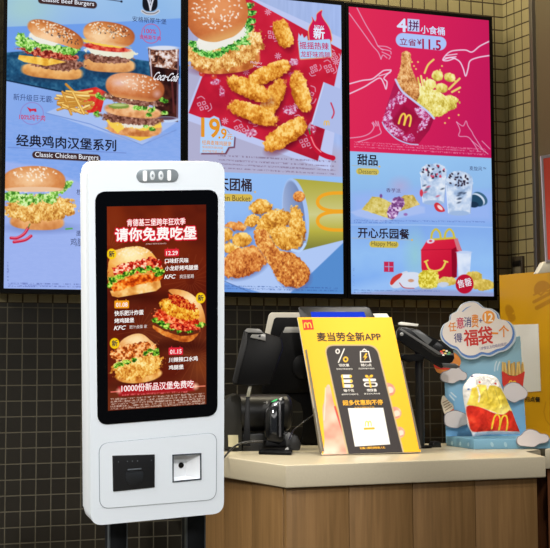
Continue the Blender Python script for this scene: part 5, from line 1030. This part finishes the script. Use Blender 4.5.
T(f3, d3, '4', 397.2, 406.4, 18.4, 31, (214, 226, 252), 'title_lettering', .035); T(f3, d3, '拼', 408.6, 418.6, 20, 30.4, (96, 32, 84), 'title_lettering', .016); T(f3, d3, '小食桶', 420.6, 444.6, 25.2, 33.2, (206, 220, 252), 'title_lettering', .02)
T(f3, d3, '立省', 399.6, 416, 37.6, 44.8, (140, 24, 76), 'price_lettering', .012); T(f3, d3, '¥', 417.2, 421.4, 39.2, 44.6, (140, 24, 76), 'price_lettering', .02); T(f3, d3, '11.5', 422.4, 440.6, 39, 48.6, (170, 20, 74), 'price_lettering', .035)
T(f3, d3, '甜品', 357.4, 377.4, 154, 164.6, (44, 38, 50), 'heading_lettering', .028); T(f3, d3, 'Desserts', 358.6, 376.8, 168.8, 173.4, (96, 92, 70)); T(f3, d3, '香芋派', 386, 400.6, 188, 192.2, (84, 50, 100)); T(f3, d3, '麦旋风™', 469.4, 486, 166, 170.4, (64, 70, 110))
T(f3, d3, '开心乐园餐', 358, 409, 227.4, 237.6, (44, 38, 52), 'heading_lettering', .028); T(f3, d3, 'Happy Meal', 371.4, 396.8, 241, 247, (96, 84, 50)); T(f3, d3, '售罄', 457.6, 471.6, 280.4, 288.4, (228, 228, 240), 'badge_lettering', .01, rot=.2)

# ---------------- kiosk screen picture ----------------
c4 = K.pts([(106, 207), (206.2, 204.2), (206, 403.8), (108.9, 411)], .0016)
KF = Fr(K.p(0, 0, .0018), K.u, K.v)
ka0 = (c4[0][0] + c4[3][0]) / 2; ka1 = (c4[1][0] + c4[2][0]) / 2; kb1 = (c4[0][1] + c4[1][1]) / 2; kb0 = (c4[2][1] + c4[3][1]) / 2
cv = Cv(KF, ka0, kb0, ka1, kb1, 330, 640, (110, 30, 12))
n = fbm(cv.X * .03, cv.Y * .03, 4); cv.rgb[:] = ramp(.35 * (cv.Y - 205) / 200 + .55 * n + .15 * (cv.X - 106) / 100 - .05, [(140, 56, 24), (122, 40, 16), (90, 26, 14), (112, 50, 26), (156, 74, 26)])
for cx2, cy2, s_ in ((190, 280, 1), (110, 250, 1), (196, 355, 1.1), (140, 330, .9)):
    for k in range(22):
        t = k * .2856; cv.line([(cx2 + 5 * s_ * math.cos(t), cy2 + 5 * s_ * math.sin(t)), (cx2 + 26 * s_ * math.cos(t + .1), cy2 + 26 * s_ * math.sin(t + .1))], .5, (196, 110, 60), op=.22)
cv.ell(140, 297, 34, 5, (56, 14, 8), op=.6, soft=8); cv.ell(180, 346, 30, 5, (46, 10, 8), op=.6, soft=8); cv.ell(140, 386, 24, 4, (46, 10, 8), op=.5, soft=6)
def rot_(x0, y0, a_):
    c, d = math.cos(a_), math.sin(a_); return lambda L: [(x0 + u * c - v * d, y0 + u * d + v * c) for u, v in L]
K1 = cv.pid('shrimp_burger_picture'); K2 = cv.pid('saucy_chicken_burger_picture'); K3 = cv.pid('spicy_chicken_burger_picture')
OB = [(196, 112, 40), (232, 160, 76), (250, 200, 120), (255, 232, 180)]
cv.poly([(110, 291), (160, 279.5), (161, 287), (156, 291), (118, 297.5), (112, 296)], 0, K1, tex=T_n(OB, .12, 1.5, 2, shade=.2)); cv.ell(112, 285, 3, 3, (250, 200, 130), pid=K1)
cv.poly(smooth_loop([(109, 283), (116, 276), (130, 273), (146, 268), (160, 265), (162.6, 275), (158, 281), (140, 284), (122, 290), (113, 291)], 3), 0, K1, tex=T_n([(160, 46, 10), (228, 90, 16), (250, 142, 40), (255, 196, 96)], .25, 2.4, 3), rough=1.4)
cv.poly(smooth_loop([(109, 262), (112, 252), (120, 248.6), (130, 247), (140, 246.6), (150, 251), (157, 260), (160, 268), (150, 274), (130, 276), (112, 284), (107.4, 276)], 3), 0, K1, tex=T_bun((206, 120, 40), (246, 178, 84), (255, 236, 176), -.1, -.5, (246, 180, 90)), rough=.8)
cv.ell(138, 267, 25, 6.4, 0, rot=-10, pid=K1, rough=3, tex=T_n([(160, 20, 14), (220, 46, 34), (250, 110, 70), (255, 222, 190)], .5, 3, 5)); cv.ell(152, 262, 6, 5, 0, pid=K1, rough=2, tex=T_n(RED, .5, 3, 8))
lettuce(cv, [(109.4, 285), (113, 280), (119, 277), (126, 274), (133, 272), (141, 270), (149, 268), (156, 270), (160, 273)], 4.4, K1, 60, [(24, 70, 16), (70, 140, 24), (140, 200, 50), (220, 240, 110)])
cv.seeds(133, 252, 19, 4.4, 40, (255, 240, 206), -3, .8, 7)
# second burger, open bun behind
cv.poly(smooth_loop([(168.6, 291.4), (174, 289), (188, 292), (199, 301), (204.6, 315), (204.8, 326), (200, 323), (192, 310), (182, 301)], 3), 0, K2, tex=T_bun((206, 120, 50), (240, 170, 90), (255, 226, 170), .2, -.3, (222, 130, 60)))
cv.poly(smooth_loop([(153, 325), (165, 331), (183, 336), (198, 333), (200, 331), (194, 339), (186, 342), (172, 339), (156, 331)], 3), 0, K2, tex=T_n([(160, 66, 18), (220, 120, 44), (246, 174, 84)], .2, 1.6, 4), rough=.6)
cv.ell(177, 319, 24, 9, 0, rot=14, pid=K2, rough=2, tex=T_n([(156, 24, 12), (214, 52, 24), (244, 100, 48), (255, 170, 110)], .35, 2.6, 5))
lettuce(cv, [(155, 320), (161, 323), (167, 326), (173, 328), (180, 330), (188, 330), (195, 327), (201, 325)], 4.2, K2, 74, [(20, 60, 16), (64, 136, 24), (136, 200, 50), (216, 240, 110)])
cv.ell(184, 327, 16, 3.6, 0, rot=4, pid=K2, rough=1.4, tex=T_n(RED, .4, 2.6, 15))
cv.ell(180, 309.5, 20.5, 9.4, 0, rot=18, pid=K2, rough=2, tex=T_crust(77, [(176, 70, 12), (228, 140, 30), (250, 194, 64), (255, 232, 130)], .45, .3)); cv.ell(182, 302.5, 15, 5, 0, rot=24, pid=K2, rough=2.6, tex=T_n([(150, 20, 10), (214, 60, 24), (240, 150, 60)], .6, 3, 9))
# third burger
cv.ell(139, 375, 23, 8, 0, rot=-6, pid=K3, tex=T_n(OB, .15, 1.5, 5, shade=.4)); cv.ell(138, 366.5, 26, 12.5, 0, rot=-12, pid=K3, rough=3, tex=T_crust(88, [(170, 88, 24), (222, 146, 52), (248, 196, 96), (255, 234, 160)], .38))
cv.poly(smooth_loop([(116, 352), (121, 341), (132, 334.6), (142, 334), (150, 340), (153, 345), (134, 352), (118, 357)], 3), 0, K3, tex=T_bun((196, 114, 54), (236, 168, 96), (255, 224, 170), .1, -.4, (226, 150, 80)))
cv.ell(134, 351, 25, 8, 0, rot=-12, pid=K3, rough=3, tex=T_n([(140, 56, 16), (206, 96, 34), (244, 150, 70), (255, 206, 140)], .5, 3, 11))
lettuce(cv, [(116, 366), (121, 364), (127, 362), (134, 360), (146, 353), (152, 351), (157, 350), (156, 354)], 3.4, K3, 90, [(20, 60, 16), (64, 130, 24), (130, 190, 50), (210, 236, 110)])
for x, y in ((111.6, 254), (200.6, 298), (114.6, 343.4)): cv.ell(x, y, 4.8, 5.4, (250, 206, 20), pid=cv.pid('new_badge'))
cv.ell(181.4, 210, 1, 1, (110, 30, 12))
for x0, x1_, y0, y1_, c in ((164.6, 179, 249, 256.4, (226, 40, 56)), (114.4, 129, 300.6, 308.4, (244, 160, 30)), (168.6, 183, 347.6, 355, (226, 40, 60))):
    DT = cv.pid('date_badge'); cv.poly(rquad([(x0, y0), (x1_, y0 - .2), (x1_, y1_ - .2), (x0, y1_)], 1, 2), c, DT); cv.line([(x0 + 3, y0 - 1), (x0 + 3, y0 + 1.4)], .8, c, DT); cv.line([(x1_ - 3, y0 - 1), (x1_ - 3, y0 + 1.4)], .8, c, DT)
BN = cv.pid('slogan_banner'); cv.poly([(118, 386.4), (194.6, 382), (194.8, 391), (118.6, 396.4)], (166, 30, 34), BN, op=.8, soft=2); cv.line([(111, 392), (120, 391.4)], 1, (250, 120, 110)); cv.line([(194, 386.6), (205, 386)], 1, (250, 140, 110)); cv.ell(119, 391, 2.4, 2.4, (255, 190, 170), op=.7, soft=3); cv.ell(195.4, 386.4, 3, 3, (255, 200, 170), op=.8, soft=3)
for y in (398.6, 401, 403.4, 405.8, 408): cv.smudge(110.6, 205, y, y + 1.7, (214, 190, 176), .8, int(y * 7), 1.2, -.062)
cv.smudge(122, 188, 394.2, 395.8, (240, 110, 110), .8, 4, 1.2, -.05)
kd_, _ = cv.build('promotion_picture', SCREEN, glass, off=0)
kt = lambda s, x0, x1, yt, yb, c=(255, 250, 246), nm='lettering', bold=.0, off=.0006, **k: tx(KF, s, x0, x1, yt, yb, c, glass, nm, bold, off, True, **k)
TR = (222, 24, 48)
kt('肯德基三堡跨年狂欢季', 127, 185.2, 219.2, 226.2, TR, 'title_outline', .03, pad=.0016); kt('肯德基三堡跨年狂欢季', 127, 185.2, 219.2, 226.2, nm='title_lettering', bold=.012, off=.0010)
kt('请你免费吃堡', 115.2, 196, 228.4, 241.4, TR, 'title_outline', .045, pad=.0042); kt('请你免费吃堡', 115.2, 196, 228.4, 241.4, nm='title_lettering', bold=.03, off=.0010)
kt('12.29', 166.2, 177.6, 251.2, 255.2, bold=.02, nm='date_lettering'); kt('01.08', 116, 127.4, 302.8, 307, bold=.02, nm='date_lettering'); kt('01.15', 170, 181.4, 349.8, 354, bold=.02, nm='date_lettering')
kt('口味虾风味', 165, 188.4, 258.6, 263.4, bold=.02); kt('小龙虾烤鸡腿堡', 165, 198, 266, 270.8, bold=.02); kt('KFC', 164.8, 175.2, 274.8, 278.8, bold=.03, nm='logo_lettering', italic=.3); kt('疯狂星期', 179.6, 193.6, 274.6, 278.6, (236, 226, 220))
kt('快乐肥汁炸蛋', 114.4, 143.4, 311, 316, bold=.02); kt('烤鸡腿堡', 114.4, 134, 318.6, 323.2, bold=.02); kt('KFC', 114.4, 125.4, 326, 330, bold=.03, nm='logo_lettering', italic=.3); kt('肥汁卤蛋 家', 129.4, 147, 325.4, 328.8, (236, 226, 220))
kt('川辣辣口水鸡', 168.8, 197.6, 357.6, 362.4, bold=.02); kt('鸡腿堡', 168.8, 183.4, 365.4, 369.8, bold=.02)
kt('10000份新品汉堡免费吃', 121.4, 193.6, 384.6, 392.2, (200, 20, 40), 'slogan_outline', .03, pad=.0014); kt('10000份新品汉堡免费吃', 121.4, 193.6, 384.6, 392.2, nm='slogan_lettering', bold=.012, off=.0010)
kt('肯德基三堡跨年狂欢季活动', 145.6, 166.2, 243.3, 244.6, (236, 200, 190))
for x, y in ((111.6, 254), (200.6, 298), (114.6, 343.4)): kt('新', x - 2.9, x + 2.9, y - 3.1, y + 3.1, (24, 22, 60), 'badge_lettering', .02)
def spot(name, loc, tgt, power, col, ang, blend=.6, rad=.07):
    l = bpy.data.lights.new(name, 'SPOT'); l.energy = power; l.color = col; l.spot_size = math.radians(ang); l.spot_blend = blend; l.shadow_soft_size = rad
    o = bpy.data.objects.new(name, l); COL.objects.link(o); o.location = loc
    o.rotation_euler = (Vector(tgt) - Vector(loc)).to_track_quat('-Z', 'Y').to_euler(); return o
LIGHTS = [
 ('added_fill_panel', (.5, -1.2, CEIL - .02), 5.0, 1.6, 150, (1.0, .98, .97)),  # unseen panel added behind the camera as front fill
 ('added_fill_panel', (-1.2, 2.6, CEIL - .02), 1.2, 2.4, 130, (1.0, .97, .93)),  # unseen panel added to light kiosk side and side wall from the left
 ('ceiling_light_strip', (1.8, 4.72, CEIL - .02), 5.0, .08, 120, (1.0, .90, .66)),
]
spot('added_spotlight', (.6, .9, 1.85), (1.1, 3.3, -.05), 330, (1.0, .98, .96), 30)  # unseen spotlight added to brighten the kiosk front
spot('added_spotlight', (-1.7, 2.7, 1.85), (.95, 3.3, .0), 175, (1.0, .99, .98), 24)  # unseen spotlight added to whiten the kiosk's left side
spot('added_spotlight', (1.7, 2.3, 1.85), (2.15, 4.15, -.25), 138, (1.0, .95, .88), 34)  # unseen spotlight added to brighten the yellow board and worktop
spot('added_spotlight', (2.5, 2.9, 1.85), (2.72, 4.35, -.15), 62, (1.0, .95, .86), 36)  # unseen spotlight added to brighten the cardboard display
WORLD = .1
# ---------------- camera, light, look ----------------
cam = bpy.data.cameras.new('camera'); co_ = bpy.data.objects.new('camera', cam); COL.objects.link(co_)
from mathutils import Matrix
Rm = Matrix([[M[0][0], -M[1][0], -M[2][0]], [M[0][1], -M[1][1], -M[2][1]], [M[0][2], -M[1][2], -M[2][2]]])
co_.matrix_world = Rm.to_4x4(); cam.sensor_fit = 'HORIZONTAL'; cam.sensor_width = 36; cam.lens = FL / 550 * 36
cam.shift_x = (275 - PX) / 550; cam.shift_y = (PY - 274) / 550; cam.clip_start = .05; cam.clip_end = 60
SC.camera = co_
def area(name, loc, size, sy, power, col, rot=(0, 0, 0)):
    l = bpy.data.lights.new(name, 'AREA'); l.shape = 'RECTANGLE'; l.size = size; l.size_y = sy; l.energy = power; l.color = col
    o = bpy.data.objects.new(name, l); COL.objects.link(o); o.location = loc; o.rotation_euler = rot; return o
WARM = (1.0, .90, .74)
for L in LIGHTS: area(*L)
w = bpy.data.worlds.new('world'); SC.world = w; w.use_nodes = True
w.node_tree.nodes['Background'].inputs[0].default_value = (.9, .95, 1.0, 1); w.node_tree.nodes['Background'].inputs[1].default_value = WORLD
vs = SC.view_settings; SC.display_settings.display_device = 'sRGB'; vs.view_transform = 'Standard'; vs.look = 'None'; vs.exposure = 0; vs.gamma = 1; vs.use_curve_mapping = False
SC.cycles.use_denoising = True
